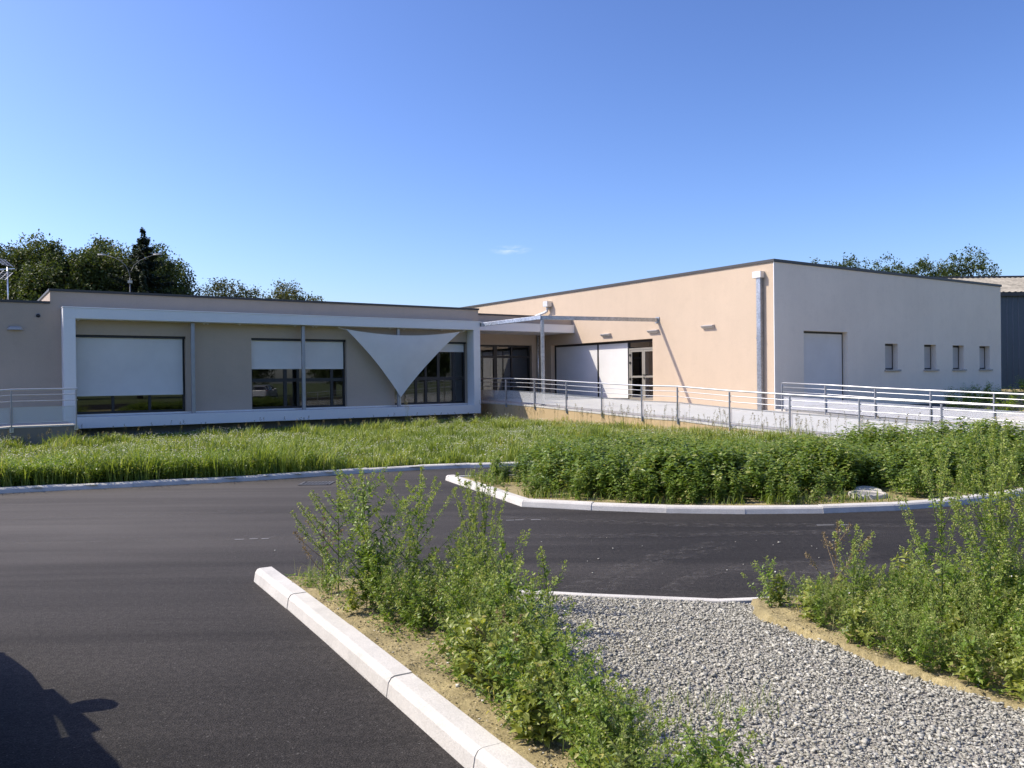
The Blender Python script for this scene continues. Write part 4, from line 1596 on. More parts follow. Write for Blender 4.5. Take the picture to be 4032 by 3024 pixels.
def weed_meshes(seed, H, branches=9, leaf=0.055, spread=0.45, spike=0.35, density=1.0, tpl=LEAF_WEED, bare=0.0, bl=0.62):
    """an upright annual weed: stem with side branches, lobed leaves and pale seed spikes at the tips"""
    rng = np.random.default_rng(seed)
    st, lf, sp = Soup(), Soup(), Soup()
    lean = rng.normal(0, 0.06, 2) * H

    def path_main(t):
        return np.stack([lean[0] * t ** 1.6, lean[1] * t ** 1.6, H * t], -1)
    t = np.linspace(0, 1, 9)
    axes = [(path_main(t), 0.0055 * (H / 0.9) ** 0.5, 1.0)]
    az = rng.uniform(0, 6.28)
    for b in range(branches):
        h = 0.06 + 0.72 * (b + rng.uniform(0, 0.7)) / branches
        az += 2.4 + rng.normal(0, 0.3)
        L = H * (bl * (1 - h) + 0.10) * rng.uniform(0.75, 1.15)
        p0 = path_main(np.array([h]))[0]
        el = R(rng.uniform(38, 58))
        d = np.array([math.cos(az) * math.cos(el) * spread / 0.45, math.sin(az) * math.cos(el) * spread / 0.45, math.sin(el)])
        d /= np.linalg.norm(d)
        tt = np.linspace(0, 1, 6)[:, None]
        P = p0 + d * L * tt + np.array([0, 0, 1]) * (0.16 * L * tt ** 2)
        axes.append((P, 0.0032, 0.75))
    for P, r0, sc in axes:
        m = len(P)
        L = np.linalg.norm(np.diff(P, axis=0), axis=1).sum()
        tube_np(st, P, np.linspace(r0, 0.0011, m), np.full(m * 4, rng.uniform(0.2, 0.7)))
        # leaves
        nl = max(6, int(L / 0.0135 * density))
        tt = np.sort(rng.uniform(0.04 + bare, 0.97, nl))
        f = tt * (m - 1)
        i = np.minimum(f.astype(int), m - 2)
        O = P[i] + (P[i + 1] - P[i]) * (f - i)[:, None]
        tang = unit(P[i + 1] - P[i])
        a = np.arange(nl) * 2.4 + rng.uniform(0, 6.28, 1) + rng.normal(0, 0.35, nl)
        side = np.stack([np.cos(a), np.sin(a), np.zeros(nl)], 1)
        side = unit(side - tang * (side * tang).sum(1, keepdims=True))
        D = unit(side * 1.0 + tang * rng.uniform(0.15, 0.75, nl)[:, None] + rng.normal(0, 0.12, (nl, 3)))
        N = unit(np.array([0, 0, 1.0]) + rng.normal(0, 0.35, (nl, 3)))
        S = leaf * sc * (1.18 - 0.85 * tt) * rng.uniform(0.7, 1.25, nl)
        lf.instance(*tpl, O + side * 0.004, D, N, S, np.clip(rng.normal(0.45, 0.22, nl) + 0.25 * tt, 0, 1) * (rng.uniform(0, 1, nl) > 0.015) + (rng.uniform(0, 1, nl) > 0.992))
        # short leafy side shoots thicken the plant
        ns = int(nl * 0.9)
        if ns:
            k = rng.integers(0, nl, ns)
            O2 = O[k] + D[k] * (S[k] * rng.uniform(0.2, 0.9, ns))[:, None] + rng.normal(0, 0.012, (ns, 3))
            D2 = unit(D[k] + rng.normal(0, 0.5, (ns, 3)) + np.array([0, 0, 0.3]))
            lf.instance(*tpl, O2, D2, unit(np.array([0, 0, 1.0]) + rng.normal(0, 0.4, (ns, 3))), S[k] * rng.uniform(0.45, 0.8, ns), np.clip(rng.normal(0.6, 0.2, ns), 0, 1))
        # spikes at the tip
        if spike > 0:
            ng = int(L * spike / 0.0009)
            tt = 1 - spike * rng.uniform(0, 1, ng) ** 1.3
            f = np.clip(tt, 0, 0.999) * (m - 1)
            i = np.minimum(f.astype(int), m - 2)
            O = P[i] + (P[i + 1] - P[i]) * (f - i)[:, None]
            rad = 0.015 * (1 - (tt - (1 - spike)) / spike * 0.6) * np.abs(rng.normal(0, 1, ng)).clip(0.15, 2.2)
            dirs = unit(rng.normal(0, 1, (ng, 3)))
            clump = np.sin(tt * 90 + seed) > -0.2
            O = O + dirs * rad[:, None]
            O, dirs = O[clump], dirs[clump]
            n2 = len(O)
            if n2:
                sp.instance(*GRAIN, O, unit(dirs + np.array([0, 0, 0.6])), rng.normal(0, 1, (n2, 3)), rng.uniform(0.008, 0.016, n2), rng.uniform(0, 1, n2))
    out = [('stem', st.mesh('weed_stem'), M['stem']), ('foliage', lf.mesh('weed_foliage'), M['weed'])]
    if sp.n:
        out.append(('seed_spikes', sp.mesh('weed_spikes'), M['spike']))
    return out


def put_plant(name, meshes, label, cat, xyz, scale=1.0, rz=0.0, tilt=(0, 0), group=None):
    o = link(bpy.data.objects.new(name, None))
    o.empty_display_size = 0.1
    o.location = xyz
    o.rotation_euler = (tilt[0], tilt[1], rz)
    o.scale = (scale,) * 3
    props(o, label, cat, group)
    for nm, me, mt in meshes:
        c = place(me, nm, mt, o)
        if nm == 'seed_spikes':
            c['kind'] = 'stuff'
    return o


def scatter_join(variants, X, Y, Z, S, RZ, pick, rng, tiltsd=0.12):
    """join transformed copies of variants [(V, F, A)...] into one soup"""
    out = Soup()
    for k, (V, F, A) in enumerate(variants):
        ids = np.where(pick == k)[0]
        if not len(ids):
            continue
        n, m = len(ids), len(V)
        c, s_ = np.cos(RZ[ids])[:, None], np.sin(RZ[ids])[:, None]
        tx, ty = rng.normal(0, tiltsd, n)[:, None], rng.normal(0, tiltsd, n)[:, None]
        x = V[None, :, 0] * c - V[None, :, 1] * s_ + V[None, :, 2] * tx
        y = V[None, :, 0] * s_ + V[None, :, 1] * c + V[None, :, 2] * ty
        z = np.broadcast_to(V[None, :, 2], x.shape)
        W = np.stack([x, y, z], 2) * S[ids][:, None, None] + np.stack([X[ids], Y[ids], Z[ids]], 1)[:, None]
        off = (np.arange(n) * m)[:, None, None]
        tr = [f for f in F if f.shape[1] == 3]
        qd = [f for f in F if f.shape[1] == 4]
        jit = np.repeat(rng.normal(0, 0.10, n), m)
        out.add(W, (off + tr[0][None]) if tr else None, (off + qd[0][None]) if qd else None, np.clip(np.tile(A, n) + jit, 0, 1))
    return out


def blades(X, Y, Z, H, W, rng, bend=0.45, segs=2, var=None):
    n = len(X)
    a = rng.uniform(0, 2 * np.pi, n)
    d = np.stack([np.cos(a), np.sin(a)], 1)
    pa = a + np.pi / 2 + rng.normal(0, 0.4, n)
    w = np.stack([np.cos(pa), np.sin(pa), np.zeros(n)], 1) * W[:, None] * 0.5
    b = np.abs(rng.normal(bend, bend * 0.5, n)) * H
    base = np.stack([X, Y, Z], 1)
    mid = base + np.stack([d[:, 0] * b * 0.3, d[:, 1] * b * 0.3, H * 0.58], 1)
    tip = base + np.stack([d[:, 0] * b, d[:, 1] * b, H * (1 - 0.25 * np.minimum(b / H, 1))], 1)
    V = np.stack([base - w, base + w, mid + w * 0.8, mid - w * 0.8, tip], 1)
    off = (np.arange(n) * 5)[:, None, None]
    q = off + np.array([[(0, 1, 2, 3)]]).reshape(1, 1, 4)
    t = off + np.array([[(3, 2, 4)]]).reshape(1, 1, 3)
    if var is None:
        var = np.clip(rng.normal(0.42, 0.2, n), 0, 1)
    return V, t, q, np.repeat(var, 5)


# ------------------------------------------------------------------ lawn grass
rng = np.random.default_rng(21)


def lawn_points(n):
    x = rng.uniform(-15, 12, n)
    y = rng.uniform(10, 33, n)
    q = -x * ST + y * CT
    p = x * CT + y * ST
    ok = (y > kerb_front(x) + 0.17) & (p < 17.40) & (q < 27.3) & ~((p < 2.68) & (q > 24.38))
    ok &= (x / np.maximum(y, 1) > -0.68) & (x / np.maximum(y, 1) < 0.62)
    return x[ok], y[ok]


def lawn_height(X, Y):
    d = Y - kerb_front(X)
    h = 0.085 + 0.10 * vnoise(X, Y, 1.1, 31) ** 2 + 0.05 * vnoise(X, Y, 0.35, 32)
    h += 0.32 * np.exp(-np.maximum(d - 0.15, 0) / 1.3) * np.clip((-X - 1.6) / 2.2, 0, 1) * (0.5 + vnoise(X, Y, 0.7, 33))
    h += 0.20 * np.clip((vnoise(X, Y, 0.45, 38) - 0.60) / 0.25, 0, 1) * (0.4 + vnoise(X, Y, 2.5, 39))
    h *= 1 - 0.5 * np.clip((-X * ST + Y * CT - 24.3) / 2.0, 0, 1)
    p = X * CT + Y * ST
    h += 0.05 * np.clip((p - 15.2) / 2.0, 0, 1) * np.clip((23 - (-X * ST + Y * CT)) / 4, 0, 1)
    return h


g = Soup()
X, Y = lawn_points(500000)
dist = np.hypot(X, Y)
keep = rng.uniform(0, 1, len(X)) < np.clip(16.0 / dist, 0.45, 1.0) ** 1.2
X, Y = X[keep], Y[keep]
Hh = lawn_height(X, Y) * rng.uniform(0.55, 1.35, len(X))
tone = 0.38 + 0.32 * (vnoise(X, Y, 1.8, 35) - 0.4) + 0.25 * (vnoise(X, Y, 0.5, 36) - 0.5)
tone += 0.22 * np.clip((X * CT + Y * ST - 14.0) / 3.0, 0, 1) + 0.10
V, t_, q_, A = blades(X, Y, lawn_z(X, Y) - 0.01, Hh, 0.008 + 0.0006 * np.hypot(X, Y), rng, 0.5, var=np.clip(rng.normal(0, 0.17, len(X)) + tone, 0, 1))
g.add(V, t_, q_, A)
o = place(g.mesh('lawn_grass'), 'lawn_grass', M['blade'])
props(o, 'rough green lawn grass between the lawn kerb and the buildings', 'grass', kind='stuff')

# small white flower heads
g = Soup()
X, Y = lawn_points(80000)
m_ = (vnoise(X, Y, 2.2, 41) > 0.42) & (vnoise(X, Y, 0.6, 42) > 0.38)
X, Y = X[m_], Y[m_]
n = len(X)
hz = lawn_z(X, Y) + lawn_height(X, Y) * rng.uniform(0.75, 1.15, n)
O = np.stack([X, Y, hz], 1)
a = rng.uniform(0, 6.28, n)
D = np.stack([np.cos(a), np.sin(a), rng.normal(0, 0.3, n)], 1)
g.instance(np.array([(-.5, 0, 0), (0, .5, .08), (.5, 0, 0), (0, -.5, .08), (0, 0, .3)]), np.array([(0, 1, 4), (1, 2, 4), (2, 3, 4), (3, 0, 4)]), None, O, D, np.tile([0, 0, 1.0], (n, 1)) + rng.normal(0, 0.2, (n, 3)), rng.uniform(0.012, 0.030, n), rng.uniform(0, 1, n))
o = place(g.mesh('lawn_flowers'), 'lawn_flowers', M['petal'])
props(o, 'tiny white flower heads scattered through the lawn', 'flowers', kind='stuff')


def seed_grass(n, fx, rng, hmin, hmax):
    """tall flowering grass: thin stalk with a loose brown panicle"""
    st, sd = Soup(), Soup()
    for x, y, z in fx:
        h = rng.uniform(hmin, hmax)
        a = rng.uniform(0, 6.28)
        lean = rng.uniform(0.03, 0.2) * h
        tt = np.linspace(0, 1, 5)[:, None]
        P = np.array([x, y, z]) + np.array([math.cos(a) * lean, math.sin(a) * lean, 0]) * tt ** 2 + np.array([0, 0, h]) * tt
        tube_np(st, P, np.linspace(0.0028, 0.0016, 5), np.full(20, rng.uniform(0.3, 0.8)), 4)
        m = 26
        t = rng.uniform(0.72, 1.0, m)
        O = P[0] + (P[-1] - P[0]) * t[:, None]
        f = t * 4
        i = np.minimum(f.astype(int), 3)
        O = P[i] + (P[i + 1] - P[i]) * (f - i)[:, None]
        w = 0.05 * (1.02 - t) / 0.28 + 0.006
        dr = unit(np.stack([rng.normal(0, 1, m), rng.normal(0, 1, m), np.abs(rng.normal(0.8, 0.5, m))], 1))
        sd.instance(*GRAIN, O + dr * w[:, None] * 0.45, dr, rng.normal(0, 1, (m, 3)), rng.uniform(0.012, 0.026, m), rng.uniform(0, 1, m))
    return st, sd


rng2 = np.random.default_rng(5)
pts = []
for _ in range(150):                      # along the foot of the ramp wall, behind the nettles
    q = rng2.uniform(9, 19)
    p = rng2.uniform(15.2, 17.3)
    x, y = B(p, q)
    pts.append((x, y, float(lawn_z(np.array(x), np.array(y)))))
for _ in range(60):
    q = rng2.uniform(18, 26.5)
    p = rng2.uniform(16.2, 17.35)
    x, y = B(p, q)
    pts.append((x, y, float(lawn_z(np.array(x), np.array(y)))))
st1, sd1 = seed_grass(0, pts, rng2, 0.45, 0.85)
pts = []
for _ in range(110):                      # in front of the white portal and landing
    p = rng2.uniform(-1, 16.6)
    q = rng2.uniform(23.5, 26.6) if p > 2.7 else rng2.uniform(22.6, 24.2)
    x, y = B(p, q)
    pts.append((x, y, float(lawn_z(np.array(x), np.array(y)))))
st2, sd2 = seed_grass(0, pts, rng2, 0.28, 0.5)
for a, b in ((st2, st1), (sd2, sd1)):
    V, F, A = a.arrays()
    tr = [f for f in F if f.shape[1] == 3]
    qd = [f for f in F if f.shape[1] == 4]
    b.add(V, tr[0] if tr else None, qd[0] if qd else None, A)
o = place(st1.mesh('seed_grass'), 'seed_grass', M['stem'])
props(o, 'thin tall stalks of flowering grass along the ramp foot', 'grass', kind='stuff')
o2 = place(sd1.mesh('seed_heads'), 'seed_heads', M['seed'], o)

# one taller branching grass standing out in front of the portal sill
pt = gxy = B(12.2, 24.0)
st3, sd3 = seed_grass(0, [(gxy[0] + dx, gxy[1] + dy, 0.12) for dx, dy in ((0, 0), (0.05, 0.02), (-0.06, 0.0), (0.02, 0.05))], np.random.default_rng(8), 0.7, 1.0)
tt_ = thing('tall_grass', 'tallest single tuft of flowering grass in front of the white sill', 'grass tuft', (gxy[0], gxy[1], 0.1), 'W')
for nm, sp_, mt_ in (('stalks', st3, M['stem']), ('seed_heads', sd3, M['seed'])):
    V, F, A = sp_.arrays()
    place(np_mesh(nm, V - np.array([gxy[0], gxy[1], 0.1]), F, A), nm, mt_, tt_)

# broad-leaved weeds in the lawn's left corner along the kerb
def variants(seeds, **kw):
    out = []
    for s_ in seeds:
        soup = Soup()
        for nm, me, mt in weed_meshes(s_, **kw):
            if nm == 'foliage':
                V = np.empty(len(me.vertices) * 3, np.float32)
                me.vertices.foreach_get('co', V)
                A = np.empty(len(me.vertices), np.float32)
                me.attributes['var'].data.foreach_get('value', A)
                F = np.empty(len(me.loops), np.int32)
                me.loops.foreach_get('vertex_index', F)
                out.append((V.reshape(-1, 3).astype(float), [F.reshape(-1, 3)], A.astype(float)))
            bpy.data.meshes.remove(me)
    return out


vw = variants(range(200, 206), H=0.36, branches=4, leaf=0.075, spike=0, density=0.45, tpl=LEAF_CHEAP)
n = 2400
X = rng.uniform(-10.5, -3.0, n)
Y = kerb_front(X) + rng.uniform(0.22, 1.0, n) ** 1.5 * 2.2
keep = rng.uniform(0, 1, n) < np.clip((-X - 3.0) / 4.5, 0.04, 1) * np.clip(1.2 - (Y - kerb_front(X)) / 2.4, 0.1, 1)
X, Y = X[keep], Y[keep]
n = len(X)
sp_ = scatter_join(vw, X, Y, lawn_z(X, Y), rng.uniform(0.6, 1.25, n), rng.uniform(0, 6.28, n), rng.integers(0, 6, n), rng, 0.25)
o = place(sp_.mesh('lawn_weeds'), 'lawn_weeds', M['weed'])
props(o, 'broad-leaved green weeds crowding the left end of the lawn kerb', 'weeds', kind='stuff')

# ------------------------------------------------------------------ nettle bed
def nettle_variant(seed, H, tpl=LEAF_MID):
    rg = np.random.default_rng(seed)
    lf = Soup()
    axes = [(np.array([0, 0, 0.0]), np.array([rg.normal(0, .06), rg.normal(0, .06), H]))]
    for b in range(4):
        a = rg.uniform(0, 6.28)
        h = rg.uniform(0.1, 0.6)
        p0 = axes[0][1] * h
        L = H * rg.uniform(0.25, 0.5)
        axes.append((p0, p0 + np.array([math.cos(a) * L * .6, math.sin(a) * L * .6, L * .8])))
    for p0, p1 in axes:
        L = np.linalg.norm(p1 - p0)
        nn = max(4, int(L / 0.052))
        t = (np.arange(nn) + 0.6) / nn
        for k in range(2):
            a = np.arange(nn) * (np.pi / 2) + k * np.pi + rg.normal(0, 0.3, nn)
            el = rg.normal(0.15, 0.3, nn)
            D = np.stack([np.cos(a), np.sin(a), el], 1)
            O = p0 + (p1 - p0) * t[:, None]
            S = 0.135 * (1.1 - 0.55 * t) * rg.uniform(0.65, 1.3, nn)
            lf.instance(*tpl, O + D * 0.012, D, np.array([0, 0, 1.0]) + rg.normal(0, 0.3, (nn, 3)), S, np.clip(rg.normal(0.42, 0.2, nn) + 0.3 * t * (p1[2] / H), 0, 0.97) + (rg.uniform(0, 1, nn) > 0.985) * 0.5)
        # top rosette
        a = rg.uniform(0, 6.28, 5)
        D = np.stack([np.cos(a), np.sin(a), np.full(5, 0.5)], 1)
        lf.instance(*tpl, np.tile(p1, (5, 1)), D, np.tile([0, 0, 1.0], (5, 1)), rg.uniform(0.03, 0.055, 5), rg.uniform(0.5, 0.85, 5))
    return lf.arrays()


BED = [(-0.85, 13.70), (0.25, 11.15), (1.0, 10.80), (1.95, 10.50), (2.8, 10.36), (3.85, 10.34), (4.85, 10.50), (5.9, 10.88), (6.9, 11.44), (8.2, 12.3), (9.4, 13.4), (9.0, 15.65), (5, 14.7), (1.5, 13.95), (-0.44, 13.6)]
n = 2100
X = rng.uniform(-0.9, 9.4, n)
Y = rng.uniform(10.3, 15.7, n)
ok = inside(BED, X, Y)
d_front = dist_poly([(-1.15, 13.92)] + ISLAND[1:], X, Y)
hgt = 0.20 + 0.40 * np.clip((d_front - 0.12) / 1.0, 0, 1) ** 0.75
hgt *= np.clip(0.45 + (X + 0.4) / 1.6, 0.35, 1.0)
hgt *= 0.78 + 0.5 * vnoise(X, Y, 0.9, 51)
hgt *= 1.0 + 0.16 * np.clip((X - 5.4) / 1.2, 0, 1)
ok &= np.hypot(X - 4.77, Y - 11.0) > 0.36
ok &= np.hypot(X - 4.92, Y - 11.25) > 0.28
ok &= ~((X > 4.35) & (X < 5.2) & (Y < 11.2))
ok &= (X + Y * 0.3 > 3.35) | (rng.uniform(0, 1, n) < 0.55)
X, Y, hgt = X[ok], Y[ok], hgt[ok]
n = len(X)
nv = [nettle_variant(300 + k, 0.8) for k in range(8)]
sp_ = scatter_join(nv, X, Y, np.full(n, 0.06), hgt / 0.8, rng.uniform(0, 6.28, n), rng.integers(0, 8, n), rng, 0.14)
o = place(sp_.mesh('nettle_bed'), 'nettle_bed', M['nettle'])
props(o, 'dense dark green bed of nettles filling the kerbed island', 'nettles', kind='stuff')
# low grass fringe along the kerb of the bed
X = rng.uniform(-1, 9.4, 26000)
Y = rng.uniform(10.2, 14.0, 26000)
d_front = dist_poly(ISLAND, X, Y)
ok = inside(BED, X, Y) & (d_front < 0.75) & (rng.uniform(0, 1, 26000) < np.clip(1.15 - d_front, 0, 1)) & (np.hypot(X - 4.77, Y - 11.0) > 0.27) & (vnoise(X, Y, 0.35, 77) > 0.3)
X, Y = X[ok], Y[ok]
g = Soup()
V, t_, q_, A = blades(X, Y, np.full(len(X), 0.06), rng.uniform(0.05, 0.22, len(X)), np.full(len(X), 0.009), rng, 0.5, var=np.clip(rng.normal(0.4, 0.2, len(X)), 0, 1))
g.add(V, t_, q_, A)
o = place(g.mesh('bed_grass'), 'bed_grass', M['blade'])
props(o, 'short grass fringe between the island kerb and the nettles', 'grass', kind='stuff')
# lighter mallow-like plant beside the manhole
put_plant('pale_weed', weed_meshes(411, 0.36, 7, 0.075, 0.7, 0.0, 0.8, LEAF_NETTLE), 'small yellowish green broad-leaved plant right of the manhole collar', 'plant', (5.28, 11.12, 0.07), 1.0)
put_plant('dock_plant', weed_meshes(412, 0.85, 7, 0.09, 0.35, 0.0, 0.7, LEAF_NETTLE), 'single taller weed rising at the left end of the nettle bed', 'plant', (0.62, 12.9, 0.07), 1.0)
put_plant('dark_bush', weed_meshes(413, 0.5, 10, 0.085, 0.75, 0.0, 0.9, LEAF_NETTLE), 'dark low bushy weed at the tip of the nettle bed', 'plant', (-0.28, 13.1, 0.07), 1.05)

# ------------------------------------------------------------------ foreground weeds
def sz(x, y):
    return float(strip_z(np.array(x), np.array(y))) - 0.012


TALL = [
    # name suffix, seed, xyz, H, branches, leaf, spread, spike, label
    (501, (-1.02, 5.78), 1.08, 20, 0.060, 0.56, 0.30, 1.25, 'tallest spreading weed behind the bright foreground kerb, overlapping the road'),
    (502, (-1.30, 6.05), 0.90, 15, 0.052, 0.66, 0.32, 0.95, 'wide weed with bare arching shoots at the left end of the foreground clump'),
    (503, (-0.72, 5.98), 0.98, 15, 0.055, 0.58, 0.34, 1.05, 'tall weed leaning right beside the tallest weed of the foreground clump'),
    (504, (-0.36, 5.55), 0.55, 8, 0.050, 0.45, 0.30, 1.0, 'half-height weed between the spreading weed and the pair of slender spires'),
    (505, (-0.20, 5.95), 1.05, 8, 0.042, 0.20, 0.60, 0.6, 'slender spire weed with pale seed spikes, taller of the pair left of the gravel'),
    (506, (-0.33, 6.02), 0.90, 7, 0.040, 0.20, 0.60, 0.6, 'slender spire weed with pale seed spikes, shorter of the pair left of the gravel'),
    (507, (0.24, 5.35), 0.62, 5, 0.055, 0.20, 0.20, 0.9, 'single upright weed standing alone against the gravel and road'),
    (508, (-0.05, 5.3), 0.72, 8, 0.055, 0.40, 0.25, 1.0, 'bushy weed at the middle of the foreground strip beside the gravel'),
]
for k, (seed, (x, y), H, br, lf_, spd, spk, den, lab) in enumerate(TALL):
    put_plant('weed_plant', weed_meshes(seed, H, br, lf_, spd, spk, den, LEAF_WEED, 0.08 if k == 1 else 0.0), lab, 'weed', (x, y, sz(x, y)), 1.0, k * 1.3)
wv = [weed_meshes(520 + k, 0.50, 11, 0.064, 0.66, 0.14, 1.05, LEAF_WEED, 0.0, 0.72) for k in range(4)]
wv += [[(a, b, M['weed_grey'] if a == 'foliage' else c) for a, b, c in weed_meshes(530 + k, 0.56, 9, 0.050, 0.50, 0.30, 1.2, leaf_t(0.13, 0.25, 0.05), 0.0, 0.6)] for k in range(2)]
wv += [[(a, b, M['weed_yellow'] if a == 'foliage' else c) for a, b, c in weed_meshes(535 + k, 0.42, 8, 0.098, 0.75, 0.0, 0.55, LEAF_NETTLE, 0.0, 0.7)] for k in range(2)]
wv += [weed_meshes(540, 0.46, 10, 0.085, 0.70, 0.10, 0.75, LEAF_WEED, 0.0, 0.72)]
LOW = [(-1.42, 6.2), (-1.12, 5.62), (-0.88, 5.5), (-0.6, 5.45), (-0.62, 5.75), (-0.42, 5.2), (-0.18, 5.02), (-0.25, 5.32), (0.02, 4.85), (-0.10, 4.62), (0.12, 4.55), (0.06, 4.3),
       (0.22, 4.25), (0.10, 4.02), (0.28, 3.98), (0.36, 3.78), (0.20, 3.72), (0.42, 3.52), (0.55, 3.38), (0.33, 3.40), (0.62, 3.15), (0.50, 2.95), (0.72, 2.85), (-0.8, 6.15), (-1.6, 6.45), (-0.02, 5.55)]
rl = random.Random(4)


def XMAX(y):
    return float(np.interp(y, [2.6, 3.2, 4.0, 5.0, 5.8], [0.32, 0.26, 0.11, -0.04, -0.15]))


LOW = [(min(x, XMAX(y) + 0.05), y) for x, y in LOW]
while len(LOW) < 80:                     # thicken the strip between kerb and gravel
    y = rl.uniform(2.6, 6.1)
    xk = np.interp(y, [2.25, 3.58, 5.16, 6.25], [0.55, -0.23, -1.14, -1.78]) + 0.30 + 0.15 * abs(math.sin(y * 4.3))
    xg = np.interp(y, [2.4, 3.3, 4.2, 5.0, 5.8], [1.0, 0.55, 0.22, 0.10, -0.15]) + 0.10
    x = rl.uniform(xk, max(xk + 0.05, min(xg, XMAX(y))))
    LOW.append((x, y))
for k, (x, y) in enumerate(LOW):
    s_ = rl.uniform(0.62, 1.12) * (0.55 if k in (0, 24) else 0.72 if k in (1, 2, 3, 23) else 1.0) * (0.88 if y < 4.2 else 1.0)
    put_plant('weed_plant', wv[(k * 7 + k // 5) % len(wv)], 'leafy low weed packed in the strip between bright kerb and gravel', 'weed', (x, y, sz(x, y)), s_, rl.uniform(0, 6.28), (rl.uniform(-.1, .1), rl.uniform(-.1, .1)), 'low weeds beside the foreground kerb')
# right-hand clump
TALL_R = [
    (601, (2.92, 4.95), 1.36, 10, 0.045, 0.20, 0.60, 0.8, 'thickest pale seed spire rising above the right-hand weeds'),
    (602, (2.62, 5.0), 1.16, 9, 0.045, 0.22, 0.50, 0.7, 'slim seed spire left of the thickest spire in the right-hand weeds'),
    (603, (3.12, 4.9), 1.24, 9, 0.045, 0.22, 0.50, 0.8, 'slim seed spire right of the thickest spire in the right-hand weeds'),
    (604, (3.05, 4.6), 0.98, 11, 0.055, 0.40, 0.40, 1.0, 'bushy seeding weed at the right edge of the picture'),
    (606, (3.02, 5.15), 1.30, 9, 0.045, 0.20, 0.58, 0.8, 'tall feathery seed spire farthest back in the right-hand weeds'),
    (607, (2.78, 4.78), 1.12, 9, 0.050, 0.26, 0.45, 0.9, 'upright leafy weed in front of the seed spires on the right'),
    (608, (3.22, 4.55), 1.22, 9, 0.048, 0.22, 0.55, 0.9, 'tall seeding weed cut by the right edge of the picture'),
    (605, (2.28, 5.5), 0.62, 8, 0.045, 0.40, 0.40, 0.6, 'thin drooping weed above the left part of the right-hand weeds'),
]
for k, (seed, (x, y), H, br, lf_, spd, spk, den, lab) in enumerate(TALL_R):
    put_plant('weed_plant', weed_meshes(seed, H, br, lf_, spd, spk, den, LEAF_WEED), lab, 'weed', (x, y, sz(x, y)), 1.0, k * 1.7)
LOW_R = [(2.1, 5.62), (2.35, 5.55), (2.55, 5.5), (2.7, 5.62), (2.85, 5.4), (2.62, 5.28), (2.45, 5.08), (2.68, 4.98), (2.9, 4.85), (3.05, 4.95), (2.52, 4.72), (2.72, 4.62), (2.95, 4.5), (3.15, 4.45), (2.62, 4.38), (2.85, 4.22), (2.72, 4.12), (3.05, 4.08), (3.2, 4.9), (2.95, 4.28), (3.55, 4.6), (3.6, 5.1), (3.7, 5.6), (2.6, 5.65), (2.2, 5.68), (2.5, 5.3), (2.75, 5.0), (3.0, 5.1), (2.6, 4.7), (2.85, 4.62), (3.1, 4.2), (2.8, 4.32), (3.0, 3.95), (2.95, 5.25), (3.2, 5.1), (3.15, 4.7), (2.4, 5.62), (2.9, 3.9), (2.05, 5.85), (2.3, 5.75), (2.5, 5.85), (2.75, 5.75), (2.15, 5.5), (2.4, 5.4), (2.65, 5.45), (2.9, 5.5), (2.3, 5.15), (2.55, 5.15), (2.8, 5.2), (3.1, 5.3), (2.45, 4.85), (2.7, 4.8), (2.95, 4.75), (2.55, 4.55),
         (2.8, 4.5), (3.0, 4.35), (2.7, 4.25), (2.9, 4.12), (3.2, 4.5), (2.75, 4.0), (3.3, 4.9), (3.3, 5.3), (3.4, 5.8), (3.0, 5.95), (3.1, 3.9), (2.85, 3.75), (3.35, 4.2)]
for k, (x, y) in enumerate(LOW_R):
    s_ = rl.uniform(0.8, 1.15) * float(np.interp(x, [2.0, 2.4, 2.8, 3.2], [0.42, 0.62, 0.88, 1.08]))
    put_plant('weed_plant', wv[(k * 4 + k // 3) % len(wv)], 'leafy low weed crowded in the clump right of the gravel', 'weed', (x, y, sz(x, y)), s_, rl.uniform(0, 6.28), (rl.uniform(-.12, .12), rl.uniform(-.12, .12)), 'low weeds right of the gravel')
# a few dry brown stalks among the greens
M['dry'] = leaf_mat('dry_leaf', [(0.0, (0.16, 0.11, 0.06)), (0.6, (0.30, 0.22, 0.12)), (1.0, (0.42, 0.34, 0.2))], 0.25, 0.7)
for k, (x, y, H, lab) in enumerate([(-1.48, 6.3, 0.6, 'bare brownish stalk leaning left at the tip of the foreground strip'), (-0.05, 4.3, 0.42, 'dry straw-coloured weed low in the middle of the foreground strip'), (2.2, 5.62, 0.62, 'dry brownish stalk over the left part of the right-hand weeds')]):
    ms_ = weed_meshes(640 + k, H, 6, 0.024, 0.6, 0.35, 0.35)
    put_plant('dry_weed', [(a, b, M['dry']) for a, b, c in ms_], lab, 'weed', (x, y, sz(x, y)), 1.0, k * 2.0)
EDGE_R = [(1.98 + 0.02 * (k % 3), 5.72 - 0.02 * k) for k in range(3)] + [(2.14, 5.2), (2.2, 4.98), (2.3, 4.78), (2.36, 4.6), (2.44, 4.45), (2.52, 4.3), (2.6, 4.18), (2.68, 4.02), (2.78, 3.86), (2.25, 5.35), (2.1, 5.45), (2.4, 4.72), (2.55, 4.48), (2.32, 5.0)]
EDGE_R = [(x - (0.08 if i % 2 else 0.17) + rl.uniform(-.04, .05), y + rl.uniform(-.06, .06)) for i, (x, y) in enumerate(EDGE_R * 2) if x > 2.05 or i % 3 == 0]
for k, (x, y) in enumerate(EDGE_R):
    put_plant('weed_plant', wv[(k * 4 + 1) % len(wv)], 'small weed at the edge of the gravel below the right-hand clump', 'weed', (x, y, sz(x, y)), rl.uniform(0.40, 0.75), rl.uniform(0, 6.28), (rl.uniform(-.15, .15), rl.uniform(-.15, .15)), 'small weeds at the gravel edge')
